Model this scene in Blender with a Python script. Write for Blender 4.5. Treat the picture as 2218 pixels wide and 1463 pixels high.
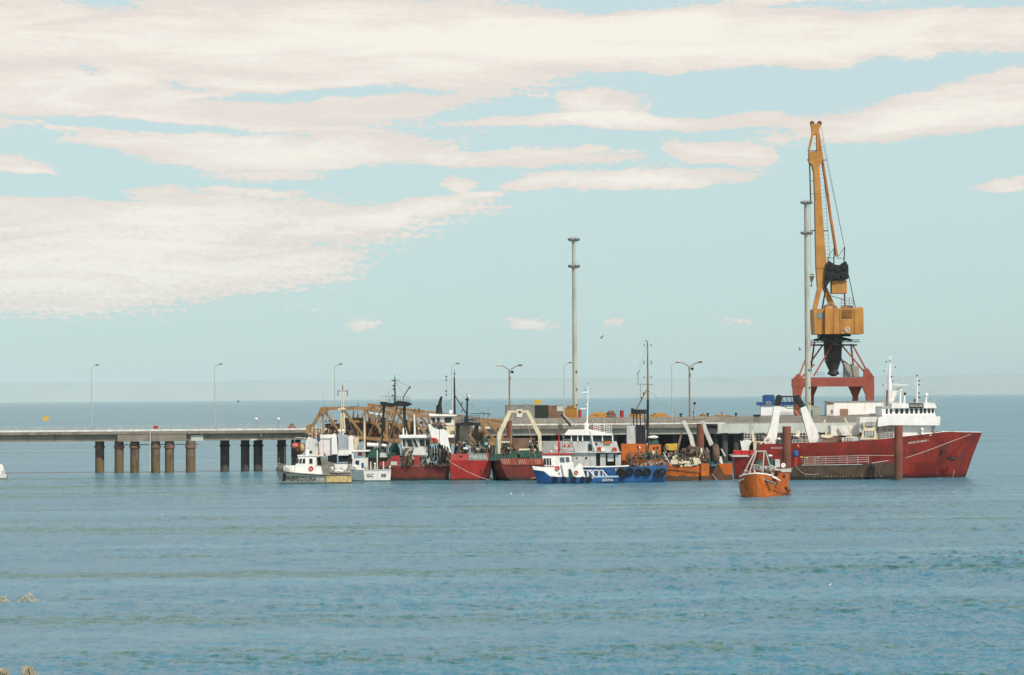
import bpy, bmesh, math, random
import numpy as np
from mathutils import Vector, Matrix
from mathutils.bvhtree import BVHTree
random.seed(7); rng = np.random.RandomState(11)
S = bpy.context.scene
for o in list(S.objects): bpy.data.objects.remove(o)
COL = S.collection
# ---------------------------------------------------------------- camera
W_, H_ = 2218.0, 1463.0          # the photograph's size: all measurements below are in its pixels
F = 6000.0                       # focal length in those pixels
HC = 17.8                        # camera height over the water
CX, CY = 1109.0, 861.0           # where the optical axis meets the horizon
PHI = 0.0081                     # the camera was held a little crooked
cam = bpy.data.cameras.new('camera'); camo = bpy.data.objects.new('camera', cam); COL.objects.link(camo)
cam.sensor_width = 36.0; cam.lens = F / W_ * 36.0
cam.shift_y = (CY - H_ / 2) / W_
cam.clip_start = 1.0; cam.clip_end = 120000.0
camo.matrix_world = Matrix.Translation((0, 0, HC)) @ Matrix.Rotation(math.pi / 2, 4, 'X') @ Matrix.Rotation(-PHI, 4, 'Z')
S.camera = camo
S.view_settings.view_transform = 'Standard'
try: S.view_settings.look = 'None'
except Exception: pass
S.view_settings.gamma = 1.0; S.view_settings.use_curve_mapping = False
S.view_settings.exposure = 0.0
S.cycles.volume_bounces = 0
S.cycles.max_bounces = 8; S.cycles.transparent_max_bounces = 12

def unroll(px, py):
    a, b = px - CX, py - CY
    return a * math.cos(PHI) - b * math.sin(PHI), a * math.sin(PHI) + b * math.cos(PHI)
def water_Y(px, py):
    return F * HC / unroll(px, py)[1]
def at(px, py, Y):
    u, v = unroll(px, py)
    return Vector((u / F * Y, Y, HC - v / F * Y))

# ---------------------------------------------------------------- node helper
class NT:
    def __init__(s, tree): s.t = tree; s.n = tree.nodes; s.l = tree.links
    def put(s, sock, v):
        if v is None: return
        if isinstance(v, bpy.types.NodeSocket): s.l.new(v, sock)
        else:
            try: sock.default_value = v
            except Exception: sock.default_value = v[:3] if hasattr(v, '__len__') else v
    def node(s, typ, ins=None, **props):
        nd = s.n.new(typ)
        for k, v in props.items(): setattr(nd, k, v)
        for k, v in (ins or {}).items(): s.put(nd.inputs[k], v)
        return nd
    def math(s, op, a, b=None, c=None, clamp=False):
        nd = s.n.new('ShaderNodeMath'); nd.operation = op; nd.use_clamp = clamp
        for i, v in enumerate((a, b, c)): s.put(nd.inputs[i], v)
        return nd.outputs[0]
    def mix(s, f, a, b, blend='MIX'):
        nd = s.n.new('ShaderNodeMix'); nd.data_type = 'RGBA'; nd.blend_type = blend
        s.put(nd.inputs[0], f); s.put(nd.inputs[6], a); s.put(nd.inputs[7], b)
        return nd.outputs[2]
    def ramp(s, f, lo, hi, a=0.0, b=1.0, smooth=True):
        nd = s.n.new('ShaderNodeMapRange'); nd.interpolation_type = 'SMOOTHSTEP' if smooth else 'LINEAR'
        for i, v in enumerate((f, lo, hi, a, b)): s.put(nd.inputs[i], v)
        return nd.outputs[0]
    def noise(s, vec, scale, detail=4, rough=0.55, dist=0.0, color=False):
        nd = s.node('ShaderNodeTexNoise', {'Vector': vec, 'Scale': scale, 'Detail': detail, 'Roughness': rough, 'Distortion': dist})
        return nd.outputs['Color' if color else 'Fac']
    def mapping(s, vec, loc=(0, 0, 0), scale=(1, 1, 1), rot=(0, 0, 0)):
        return s.node('ShaderNodeMapping', {'Vector': vec, 'Location': loc, 'Scale': scale, 'Rotation': rot}).outputs[0]
C4 = lambda c: (c[0], c[1], c[2], 1.0)

# ---------------------------------------------------------------- sky
SUN_EL, SUN_AZ = math.radians(47), math.radians(35)     # sun behind the camera, to its right
sun_dir = Vector((math.sin(SUN_AZ) * math.cos(SUN_EL), -math.cos(SUN_AZ) * math.cos(SUN_EL), math.sin(SUN_EL)))
wd = bpy.data.worlds.new('World'); S.world = wd; wd.use_nodes = True
t = NT(wd.node_tree); t.n.clear()
sky = t.node('ShaderNodeTexSky', sky_type='NISHITA', sun_disc=False, sun_elevation=SUN_EL,
             sun_rotation=math.atan2(sun_dir.x, sun_dir.y), air_density=1.0, dust_density=1.3, ozone_density=1.6, altitude=20.0)
dirv = t.node('ShaderNodeTexCoord').outputs['Generated']
sx = t.node('ShaderNodeSeparateXYZ', {0: dirv}).outputs
az = t.math('ARCTAN2', sx[0], sx[1]); el = t.math('ARCSINE', sx[2])
elp = t.math('MAXIMUM', el, 0.0)
ae = t.node('ShaderNodeCombineXYZ', {0: az, 1: el}).outputs[0]
# clouds lie in a flat layer: foreshortened towards the horizon
zz = t.math('ADD', t.math('MAXIMUM', sx[2], 0.0), 0.10)
pl = t.node('ShaderNodeCombineXYZ', {0: t.math('DIVIDE', sx[0], zz), 1: t.math('DIVIDE', sx[1], zz)}).outputs[0]
n1 = t.noise(pl, 1.6, 7, 0.60, 0.5)
n2 = t.noise(t.mapping(pl, (3.1, 7.7, 0), (2.2, 2.2, 1)), 4.0, 5, 0.7)
n3 = t.noise(t.mapping(ae, (0, 0, 0), (1, 2.2, 1)), 330.0, 3, 0.8)         # the ragged, mottled rims
warp = t.node('ShaderNodeVectorMath', {0: t.noise(t.mapping(ae, (5, 2, 0), (1, 2.2, 1)), 26.0, 4, 0.6, 0, True), 1: (0.5, 0.5, 0.5)}, operation='SUBTRACT').outputs[0]
warp = t.node('ShaderNodeVectorMath', {0: warp, 1: (0.045, 0.010, 0)}, operation='MULTIPLY').outputs[0]
aew = t.node('ShaderNodeVectorMath', {0: ae, 1: warp}, operation='ADD').outputs[0]
def blob(px, py, rx, ry, wgt, rot=0.0):
    u, v = unroll(px, py)
    m = t.node('ShaderNodeMapping', {'Vector': aew, 'Location': (u / F, -v / F, 0), 'Rotation': (0, 0, math.radians(rot)), 'Scale': (rx / F, ry / F, 1)}, vector_type='TEXTURE').outputs[0]
    g = t.node('ShaderNodeTexGradient', {0: m}, gradient_type='SPHERICAL').outputs['Fac']
    return t.math('MULTIPLY', t.math('POWER', g, 0.6), wgt)
BLOBS = [  # clear gaps (negative) and cloud banks (positive) seen in the view: centre, radii, weight, tilt
    (1560, 215, 480, 95, -.50, 2), (2060, 135, 260, 62, -.42, 10), (1330, 315, 330, 52, -.42, 0), (2010, 360, 520, 75, -.55, 2),
    (1690, 560, 900, 190, -.50, 0), (1100, 240, 160, 34, -.30, 0), (850, 395, 330, 52, -.55, 4), (330, 385, 330, 62, -.45, -4),
    (110, 330, 190, 55, -.42, -10), (330, 278, 400, 15, -.55, -4), (90, 412, 330, 26, -.55, -3), (680, 210, 330, 14, -.55, 2), (190, 162, 60, 12, -.35, 0),
    (380, 190, 90, 16, -.40, -8), (1330, 20, 260, 40, -.30, 0), (920, 52, 140, 22, -.34, 0), (200, 20, 160, 26, -.28, -8), (1900, 34, 300, 20, -.26, 0), (2190, 15, 90, 30, -.35, 0),
    (500, 100, 1400, 95, .46, 0), (1600, 95, 1000, 66, .66, 0), (560, 335, 520, 62, .45, 0), (350, 230, 800, 60, .38, 0),
    (1440, 268, 450, 20, .66, -1), (2060, 245, 330, 66, .62, 6), (1420, 392, 330, 24, .70, 1), (1170, 340, 270, 26, .55, 0), (1290, 235, 120, 42, .58, 0),
    (1560, 335, 130, 32, .50, -14), (1260, 318, 60, 10, .34, 0), (985, 392, 64, 24, .75, 0), (355, 418, 90, 18, .55, 0), (560, 414, 110, 9, .48, 0), (60, 365, 150, 30, .42, 0), (1045, 420, 80, 9, .45, 0),
    (2160, 412, 110, 18, .66, 2), (330, 530, 780, 140, .62, 5), (150, 610, 760, 90, .50, 0), (800, 480, 240, 32, .40, 14),
    (790, 704, 60, 24, .85, 0), (1160, 703, 60, 17, .85, 4), (1335, 694, 50, 22, .85, 0), (1585, 697, 60, 15, .75, -4), (1680, 728, 30, 7, .4, 0)]
bias = None
for b in BLOBS:
    g = blob(*b); bias = g if bias is None else t.math('ADD', bias, g)
den = t.math('ADD', t.math('MULTIPLY', t.math('SUBTRACT', n1, 0.5), 0.75), t.math('MULTIPLY', t.math('SUBTRACT', n2, 0.5), 0.25))
den = t.math('ADD', den, t.math('MULTIPLY', t.math('SUBTRACT', n3, 0.5), t.ramp(el, 0.03, 0.085, 1.75, 0.7)))
den = t.math('ADD', den, bias)
ns = t.noise(t.mapping(ae, (2, 9, 0), (1, 8, 1)), 15.0, 6, 0.62, 0.6)       # long thin streaks
den = t.math('ADD', den, t.math('MULTIPLY', t.math('SUBTRACT', ns, 0.5), 0.5))
den = t.math('ADD', den, t.ramp(el, 0.02, 0.10, -0.34, 0.07))
den = t.math('ADD', den, t.ramp(el, 0.20, 0.75, 0.0, -0.26))               # gaps widened in the unseen clouds overhead, lowering the ambient light
core = t.ramp(den, -0.045, 0.085)
soft = t.ramp(den, -0.20, 0.30)
STR = 0.10
skyc = t.node('ShaderNodeVectorMath', {0: sky.outputs[0], 1: (STR,) * 3}, operation='MULTIPLY').outputs[0]
# thin high veil over the blue
veil = t.mix(t.ramp(elp, 0.0, 0.16), (0.585, 0.80, 0.79, 1), (0.635, 0.80, 0.82, 1))
veil = t.mix(t.math('MULTIPLY', t.ramp(elp, 0.0, 0.05, 1, 0), 0.35), veil, (0.65, 0.82, 0.79, 1))
clear = t.mix(t.ramp(elp, 0.15, 0.8, 0.80, 0.12), skyc, veil)
clear = t.mix(t.math('MULTIPLY', soft, 0.30), clear, (0.76, 0.81, 0.77, 1))
cl = t.mix(t.ramp(t.math('ADD', t.math('MULTIPLY', ns, 0.8), t.math('MULTIPLY', den, 0.55)), 0.36, 0.86), (0.84, 0.74, 0.67, 1), (1.0, 0.93, 0.835, 1))
full = t.mix(t.math('MULTIPLY', core, 0.92), clear, cl)
bg = t.node('ShaderNodeBackground', {'Color': full, 'Strength': 1.0})
out = t.node('ShaderNodeOutputWorld'); t.l.new(bg.outputs[0], out.inputs[0])
# ---------------------------------------------------------------- sun
sl = bpy.data.lights.new('sun', 'SUN'); sl.energy = 3.9; sl.angle = math.radians(0.6); sl.color = (1.0, 0.94, 0.84)
so = bpy.data.objects.new('sun', sl); COL.objects.link(so)
so.rotation_euler = (-sun_dir).to_track_quat('-Z', 'Y').to_euler()

# ---------------------------------------------------------------- materials
MATS = {}
def mk(name, col, rough=0.6, var=0.22, scale=0.5, dirt=None, amt=0.35, streak=True, metal=0.0, boot=None, spec=0.22):
    """paint or bulk material: mottled colour, soft-edged dirt or rust that runs down; boot=(colour, height) paints the band at the waterline"""
    if name in MATS: return MATS[name]
    m = bpy.data.materials.new(name); m.use_nodes = True
    g = NT(m.node_tree); b = g.n['Principled BSDF']
    tc = g.node('ShaderNodeTexCoord').outputs['Object']
    na = g.noise(tc, scale, 5, 0.6)
    dark = tuple(c * (1 - var) for c in col); lite = tuple(min(1, c * (1 + var * 0.7)) for c in col)
    c = g.mix(g.ramp(na, 0.3, 0.7), C4(dark), C4(lite))
    if boot:
        z = g.node('ShaderNodeSeparateXYZ', {0: tc}).outputs[2]
        zz_ = g.math('ADD', z, g.math('MULTIPLY', g.math('SUBTRACT', g.noise(tc, 0.7, 4), 0.5), boot[2] if len(boot) > 2 else 0.5))
        c = g.mix(g.ramp(zz_, boot[1] - 0.12, boot[1] + 0.12), C4(boot[0]), c)
    if dirt:
        sc = (1.0, 1.0, 0.22) if streak else (1, 1, 1)
        nb = g.noise(g.mapping(tc, (3, 1, 5), sc), scale * 3.1, 6, 0.65)
        f = g.math('MULTIPLY', g.ramp(nb, 0.50, 0.68), amt, clamp=True)
        c = g.mix(f, c, C4(dirt))
    g.put(b.inputs['Base Color'], c); b.inputs['Roughness'].default_value = rough; b.inputs['Metallic'].default_value = metal
    b.inputs['Specular IOR Level'].default_value = spec
    bump = g.node('ShaderNodeBump', {'Height': g.noise(tc, scale * 6, 3), 'Strength': 0.08, 'Distance': 0.05})
    g.l.new(bump.outputs[0], b.inputs['Normal'])
    MATS[name] = m
    return m
# ---------------------------------------------------------------- sea: one sheet with real waves, out to the horizon
def structure(name, me, mat, label=None):
    o = bpy.data.objects.new(name, me); COL.objects.link(o); o['kind'] = 'structure'
    me.materials.append(mat)
    if label: o['label'] = label
    return o
def make_sea():
    vs = np.concatenate([np.arange(705.0, 36.0, -0.72), np.geomspace(36.0, 1.3, 60)])
    Yr = np.concatenate([[-400, -150, -20, 60, 110, 135], F * HC / vs])
    rs = np.abs(np.gradient(Yr))
    NC = 1080
    s = np.linspace(-1, 1, NC)
    Y = np.repeat(Yr[:, None], NC, 1); hw = np.maximum(Yr, 0) * 0.215 + 16
    X = hw[:, None] * s[None, :]
    cs = (2 * hw / NC)[:, None]; R = rs[:, None]
    def patch(sx, sy, n, seed):
        r = np.random.RandomState(seed); z = np.zeros_like(X)
        for i in range(n):
            z += np.sin(X / sx * r.uniform(.5, 2) * r.choice([-1, 1]) + Y / sy * r.uniform(.5, 2) + r.uniform(0, 6.28))
        return z / math.sqrt(n)
    gust = np.clip(0.85 + 0.30 * patch(45, 22, 6, 3), 0.35, 1.6) * np.clip(0.85 + X / (0.5 * np.maximum(Y, 60)), 0.45, 1.25)
    Z = np.zeros_like(X); DX = np.zeros_like(X)
    n = 54
    lam = np.geomspace(0.42, 9.0, n); r = np.random.RandomState(5)
    for i, L in enumerate(lam):
        th = math.radians(r.normal(-88, 48 if L < 2 else 32)); k = 2 * math.pi / L
        kx, ky = k * math.cos(th), k * math.sin(th)
        a = (0.092 if L < 2 else 0.042 if L < 4 else 0.018) / k
        res = np.hypot(kx * cs, ky * R) / math.pi
        att = np.clip(1.35 - res * 0.55, 0.0, 1.0)
        w = a * att * (gust if L < 4 else 1.0)
        ph = kx * X + ky * Y + r.uniform(0, 6.28) + 0.5 * np.sin(X * 0.11 * r.uniform(.6, 1.4) + Y * 0.07 + i)
        sn = np.sin(ph)
        Z += w * (sn + 0.28 * np.cos(2 * ph + 1.57))
    Z[Yr > 3000] *= 0.3; Z[Yr < 130] *= 0.5
    ext = np.array([60.0, 400.0, 4000.0, 60000.0])                     # the sheet runs on, calm and coarse, far to both sides
    X = np.concatenate([X[:, :1] - ext[None, ::-1], X, X[:, -1:] + ext[None, :]], 1)
    Y = np.repeat(Yr[:, None], NC + 8, 1); pad = np.zeros((len(Yr), 4)); Z = np.concatenate([pad, Z, pad], 1); NC += 8
    co = np.stack([X, Y, Z], -1).reshape(-1, 3).astype(np.float32)
    nr = len(Yr)
    i0 = (np.arange(nr - 1)[:, None] * NC + np.arange(NC - 1)[None, :]).reshape(-1)
    quads = np.stack([i0, i0 + 1, i0 + NC + 1, i0 + NC], 1).astype(np.int32)
    me = bpy.data.meshes.new('sea')
    me.vertices.add(len(co)); me.vertices.foreach_set('co', co.ravel())
    me.loops.add(quads.size); me.loops.foreach_set('vertex_index', quads.ravel())
    me.polygons.add(len(quads)); me.polygons.foreach_set('loop_start', np.arange(0, quads.size, 4, dtype=np.int32))
    me.polygons.foreach_set('use_smooth', np.ones(len(quads), dtype=bool))
    me.update(calc_edges=True)
    return me
m = bpy.data.materials.new('sea_water'); m.use_nodes = True
g = NT(m.node_tree); b = g.n['Principled BSDF']
pos = g.node('ShaderNodeNewGeometry').outputs['Position']
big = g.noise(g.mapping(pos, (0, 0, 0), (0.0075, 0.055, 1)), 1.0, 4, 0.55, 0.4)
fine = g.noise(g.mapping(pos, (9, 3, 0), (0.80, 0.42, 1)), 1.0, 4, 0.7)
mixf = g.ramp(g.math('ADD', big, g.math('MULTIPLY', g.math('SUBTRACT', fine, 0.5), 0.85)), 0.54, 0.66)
colw = g.mix(mixf, (0.076, 0.205, 0.272, 1), (0.040, 0.140, 0.125, 1))  # green wind-slick bands: their darker sheen is painted into the base colour
mid = g.noise(g.mapping(pos, (2, 8, 0), (0.009, 0.075, 1)), 1.0, 4, 0.55)
colw = g.mix(g.ramp(mid, 0.48, 0.68, 0, 0.85), colw, (0.115, 0.270, 0.330, 1))  # paler gust and swell bands, likewise put into the base colour
# foam crests, few and far between
fo = g.noise(g.mapping(pos, (1, 1, 0), (0.10, 0.06, 1)), 1.0, 6, 0.72)
fo2 = g.noise(g.mapping(pos, (4, 9, 0), (0.006, 0.004, 1)), 1.0, 2, 0.5)
foam = g.math('MULTIPLY', g.ramp(fo, 0.695, 0.725), g.ramp(fo2, 0.40, 0.60))
colw = g.mix(foam, colw, (0.8, 0.82, 0.8, 1))
bh = g.noise(g.mapping(pos, (0, 0, 0), (3.2, 1.7, 1)), 1.0, 4, 0.65)
bh2 = g.noise(g.mapping(pos, (7, 0, 0), (0.18, 0.10, 1)), 1.0, 4, 0.6)
hgt = g.math('ADD', g.math('MULTIPLY', bh, 0.16), g.math('MULTIPLY', bh2, 0.9))
bp = g.node('ShaderNodeBump', {'Height': hgt, 'Strength': 0.8, 'Distance': 1.0}).outputs[0]
# a wind-roughened sea never mirrors as a flat sheet does: its reflectance levels off at grazing angles
fr = g.node('ShaderNodeFresnel', {'IOR': 1.333, 'Normal': bp}).outputs[0]
refl = g.math('MULTIPLY', g.math('MINIMUM', fr, 0.33), g.math('SUBTRACT', 1.0, foam))
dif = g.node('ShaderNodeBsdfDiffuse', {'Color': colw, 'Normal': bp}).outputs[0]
glo = g.node('ShaderNodeBsdfGlossy', {'Color': (1, 1, 1, 1), 'Roughness': 0.13, 'Normal': bp}).outputs[0]
ms_ = g.node('ShaderNodeMixShader', {0: refl, 1: dif, 2: glo}).outputs[0]
g.n.remove(b); g.l.new(ms_, g.n['Material Output'].inputs['Surface'])
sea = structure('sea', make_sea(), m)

def make_shore():
    me = bpy.data.meshes.new('near_shore'); bm = bmesh.new(); r = random.Random(2); rows = []
    for y, z in ((-300, 17.0), (-60, 16.3), (-6, 15.9), (6, 15.3), (14, 14.3), (24, 12.4), (34, 9.0), (44, 4.5), (56, -0.6), (70, -2.5)):
        rows.append([bm.verts.new((x, y + r.uniform(-1.5, 1.5), z + r.uniform(-.25, .1))) for x in np.linspace(-70, 70, 60)])
    for p_, q_ in zip(rows, rows[1:]):
        for i in range(59): bm.faces.new((p_[i], p_[i + 1], q_[i + 1], q_[i]))
    bm.to_mesh(me); bm.free(); return me
structure('near_shore', make_shore(), mk('shore_earth', (0.22, 0.18, 0.12), 0.95, 0.3, 0.6))
# far shore: a low, hazy coast behind everything
def make_coast():
    me = bpy.data.meshes.new('distant_coast'); bm = bmesh.new()
    xs = np.linspace(-19000, 19000, 160); rows = []
    for j, (dy, fr) in enumerate(((0, 0.0), (150, 0.35), (420, 0.75), (800, 1.0), (1500, 0.0))):
        row = []
        for x in xs:
            hgt_ = 425 + 16 * math.sin(x / 900 + 1) + 9 * math.sin(x / 310) + 5 * math.sin(x / 120 + 2) + (26 if x > 9000 else 0) * min(1, (x - 9000) / 2500)
            row.append(bm.verts.new((x, 60000 + dy + 40 * math.sin(x / 260 + j), -2 + (hgt_ + 2) * fr)))
        rows.append(row)
    for a_, b_ in zip(rows, rows[1:]):
        for i in range(len(xs) - 1): bm.faces.new((a_[i], a_[i + 1], b_[i + 1], b_[i]))
    bm.to_mesh(me); bm.free()
    return me
structure('distant_hills', make_coast(), mk('coast_scrub', (0.31, 0.33, 0.31), 0.95, 0.15, 0.0006))

# sea air
def make_haze():
    me = bpy.data.meshes.new('haze'); bm = bmesh.new()
    bmesh.ops.create_cube(bm, size=1.0, matrix=Matrix.Translation((0, 40000, 249)) @ Matrix.Diagonal((90000, 84000, 502, 1)))
    bm.to_mesh(me); bm.free()
    hm = bpy.data.materials.new('sea_air'); hm.use_nodes = True
    h = NT(hm.node_tree); h.n.clear()
    v = h.node('ShaderNodeVolumePrincipled', {'Color': (0.74, 0.96, 1.0, 1), 'Density': HAZE, 'Anisotropy': -0.35})
    o_ = h.node('ShaderNodeOutputMaterial'); h.l.new(v.outputs[0], o_.inputs['Volume'])
    me.materials.append(hm)
    o = bpy.data.objects.new('haze', me); COL.objects.link(o); o['kind'] = 'stuff'; o['label'] = 'thin sea haze over the bay'; o['category'] = 'haze'
HAZE = 2.6e-5
make_haze()
# ---------------------------------------------------------------- modelling helpers
# Every thing is drawn in the photograph's pixels at its own distance Y: T.p() turns (px, py, d) into metres from the
# thing's base point, d being depth behind that point in the same unit, so each thing has its real size and thickness.
class T:
    def __init__(s, name, label, cat, px, py, Y=None, group=None):
        s.Y = water_Y(px, py) if Y is None else Y
        s.k = s.Y / F; s.u0, s.v0 = unroll(px, py); s.px, s.py = px, py
        s.e = bpy.data.objects.new(name, None); COL.objects.link(s.e); s.e.empty_display_size = 0.5
        s.e.location = at(px, py, s.Y); s.e['label'] = label; s.e['category'] = cat
        if group: s.e['group'] = group
        s.bvh = {}
    def p(s, px, py, d=0.0):
        u, v = unroll(px, py); q = d * s.k / F
        return Vector(((u - s.u0) * s.k + u * q, d * s.k, (s.v0 - v) * s.k - v * q))
    def wy(s, px):                      # py of this thing's base level at px
        return s.py - (px - s.px) * math.tan(PHI)
    def part(s, name, mat, parent=None, label=None, smooth=False):
        return Part(s, name, mat, parent, label, smooth)
class Part:
    def __init__(s, t, name, mat, parent, label, smooth):
        s.t, s.name, s.mat, s.parent, s.label, s.smooth = t, name, mat, parent, label, smooth
        s.bm = bmesh.new()
    def V(s, q): return s.bm.verts.new(s.t.p(*q))
    def face(s, vs):
        try: return s.bm.faces.new(vs)
        except ValueError: return None
    def box(s, x0, y0, x1, y1, d0, d1, bev=0.0):
        k = s.t.k; c = s.t.p((x0 + x1) / 2, (y0 + y1) / 2, d0) + Vector((0, (d1 - d0) / 2 * k, 0))
        mtx = Matrix.Translation(c) @ Matrix.Diagonal((max(abs(x1 - x0), .02) * k, max(abs(d1 - d0), .02) * k, max(abs(y1 - y0), .02) * k, 1))
        r = bmesh.ops.create_cube(s.bm, size=1.0, matrix=mtx)
        if bev:
            es = list({e for v in r['verts'] for e in v.link_edges})
            bmesh.ops.bevel(s.bm, geom=es, offset=bev * k, segments=2, affect='EDGES', profile=0.6)
        return s
    def prism(s, pts, d0, d1, pts2=None):
        a = [s.V((x, y, d0)) for x, y in pts]; dy = Vector((0, (d1 - d0) * s.t.k, 0))
        b = [s.bm.verts.new(s.t.p(x, y, d0) + dy) for x, y in (pts2 or pts)]
        s.face(a); s.face(b[::-1]); n = len(a)
        for i in range(n): s.face((a[i], b[i], b[(i + 1) % n], a[(i + 1) % n]))
        return s
    def loft(s, rings, cap=True, close=True):
        R = [[s.V(q if len(q) == 3 else (q[0], q[1], 0)) for q in r] for r in rings]
        n = len(R[0])
        for a, b in zip(R, R[1:]):
            for i in range(n if close else n - 1): s.face((a[i], a[(i + 1) % n], b[(i + 1) % n], b[i]))
        if cap: s.face(R[0]); s.face(R[-1][::-1])
        return s
    def tube(s, a, b, r, r2=None, n=8):
        A = s.t.p(*(a if len(a) == 3 else (a[0], a[1], 0))); B = s.t.p(*(b if len(b) == 3 else (b[0], b[1], 0)))
        s._tube(A, B, r * s.t.k, (r if r2 is None else r2) * s.t.k, n); return s
    def _tube(s, A, B, r, r2, n):
        ax = (B - A)
        if ax.length < 1e-6: return
        ax.normalize(); u = ax.orthogonal().normalized(); w = ax.cross(u)
        ca = [s.bm.verts.new(A + (u * math.cos(2 * math.pi * i / n) + w * math.sin(2 * math.pi * i / n)) * r) for i in range(n)]
        cb = [s.bm.verts.new(B + (u * math.cos(2 * math.pi * i / n) + w * math.sin(2 * math.pi * i / n)) * r2) for i in range(n)]
        s.face(ca); s.face(cb[::-1])
        for i in range(n): s.face((ca[i], cb[i], cb[(i + 1) % n], ca[(i + 1) % n]))
    def path(s, pts, r, n=6, r2=None):
        for i, (a, b) in enumerate(zip(pts, pts[1:])):
            m_ = len(pts) - 1
            ra = r if r2 is None else r + (r2 - r) * i / m_; rb = r if r2 is None else r + (r2 - r) * (i + 1) / m_
            s.tube(a, b, ra, rb, n)
        return s
    def beam(s, a, b, w, h=None):        # square-section beam
        s.tube(a, b, w * 0.72, None, 4); return s
    def ball(s, c, rx, ry=None, rd=None, seg=10):
        k = s.t.k
        bmesh.ops.create_uvsphere(s.bm, u_segments=seg, v_segments=max(5, seg - 3), radius=1.0,
            matrix=Matrix.Translation(s.t.p(*(c if len(c) == 3 else (c[0], c[1], 0)))) @ Matrix.Diagonal((rx * k, (rd or rx) * k, (ry or rx) * k, 1)))
        return s
    def ring(s, c, R, r, axis='d', n=18, m=7):
        k = s.t.k; C = s.t.p(*c); vs = []
        for i in range(n):
            a = 2 * math.pi * i / n; row = []
            for j in range(m):
                b_ = 2 * math.pi * j / m; q = (R + r * math.cos(b_)) * k; w = r * math.sin(b_) * k
                v = Vector((q * math.cos(a), w, q * math.sin(a))) if axis == 'd' else Vector((w, q * math.cos(a), q * math.sin(a))) if axis == 'x' else Vector((q * math.cos(a), q * math.sin(a), w))
                row.append(s.bm.verts.new(C + v))
            vs.append(row)
        for i in range(n):
            for j in range(m): s.face((vs[i][j], vs[(i + 1) % n][j], vs[(i + 1) % n][(j + 1) % m], vs[i][(j + 1) % m]))
        return s
    def lump(s, x0, x1, ytop, ybot, d0, d1, seed=0, n=10, m=6, jag=0.35):   # heap of net, tarpaulin, rope
        r = random.Random(seed); rows = []
        for j in range(m + 1):
            row = []; fj = j / m
            for i in range(n + 1):
                fi = i / n; e = (math.sin(math.pi * fi) ** 0.45) * (math.sin(math.pi * fj) ** 0.6)
                e *= 1 - jag * r.random()
                row.append(s.V((x0 + (x1 - x0) * fi, ybot + (ytop - ybot) * e, d0 + (d1 - d0) * fj)))
            rows.append(row)
        for a, b in zip(rows, rows[1:]):
            for i in range(n): s.face((a[i], a[i + 1], b[i + 1], b[i]))
        s.face(rows[0]); s.face(rows[-1][::-1]); return s
    def rail(s, pts, h, n=4, r=0.35, rails=3):       # guard rail through pts (px,py,d): posts and bars
        for a, b in zip(pts, pts[1:]):
            a = tuple(a) + (0,) * (3 - len(a)); b = tuple(b) + (0,) * (3 - len(b))
            for j in range(rails): 
                hh = h * (j + 1) / rails
                s.tube((a[0], a[1] - hh, a[2]), (b[0], b[1] - hh, b[2]), r, None, 4)
            for i in range(n + 1):
                f = i / n; q = [a[z] + (b[z] - a[z]) * f for z in range(3)]
                s.tube(q, (q[0], q[1] - h, q[2]), r, None, 4)
        return s
    def hull(s, st, dc=0.0, wl=6.0, mid=0.5):
        """broadside hull; stations (x_top, y_top, x_water, half beam at the deck, half beam at the water[, dc])"""
        rings = []
        for q in st:
            xt, yt, xb, ht, hb = q[:5]; c = q[5] if len(q) > 5 else dc
            yw = s.t.wy(xb); ym = yw + (yt - yw) * mid; xm = xb + (xt - xb) * mid; hm = hb + (ht - hb) * (mid * 0.8 + .1)
            rings.append([(xb, yw + wl, c - hb * .75), (xb, yw, c - hb), (xm, ym, c - hm), (xt, yt, c - ht),
                          (xt, yt, c + ht), (xm, ym, c + hm), (xb, yw, c + hb), (xb, yw + wl, c + hb * .75)])
        R = []
        for r in rings:
            dr = min(q[2] for q in r)
            R.append([s.bm.verts.new(s.t.p(q[0], q[1], dr) + Vector((0, (q[2] - dr) * s.t.k, 0))) for q in r])
        for a, b in zip(R, R[1:]):
            for i in range(8): s.face((a[i], a[(i + 1) % 8], b[(i + 1) % 8], b[i]))
        s.face(R[0]); s.face(R[-1][::-1]); return s
    def nxt(s):                              # finish this piece and start another of the same name
        s.done(); s.bm = bmesh.new(); return s
    def decal(s, polys, onto):               # thin marks lying on the surface of another part
        b3 = bmesh.new(); b3.from_mesh(onto.data); bvh = BVHTree.FromBMesh(b3); b3.free()
        for pl in polys:
            vs = []
            for x, y in pl:
                P = s.t.p(x, y, 0); hit = bvh.ray_cast(Vector((P.x, -60, P.z)), Vector((0, 1, 0)))[0]
                if hit is None: break
                P.y = hit.y - 0.02; vs.append(s.bm.verts.new(P))
            else: s.face(vs)
        return s
    def runs(s, onto, x0, x1, ya, yb, n, seed, lmin=6, lmax=30):   # rust running down from scuppers and seams
        r = random.Random(seed); L = []
        for i in range(n):
            x = r.uniform(x0, x1); y = r.uniform(ya, yb); l = r.uniform(lmin, lmax); w = r.uniform(.35, 1.5); k = 6
            for j in range(k):
                u, v_ = j / k, (j + 1) / k
                L.append([(x - w * (1 - u), y + l * u), (x + w * (1 - u), y + l * u), (x + w * (1 - v_), y + l * v_), (x - w * (1 - v_), y + l * v_)])
        return s.decal(L, onto)
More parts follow.
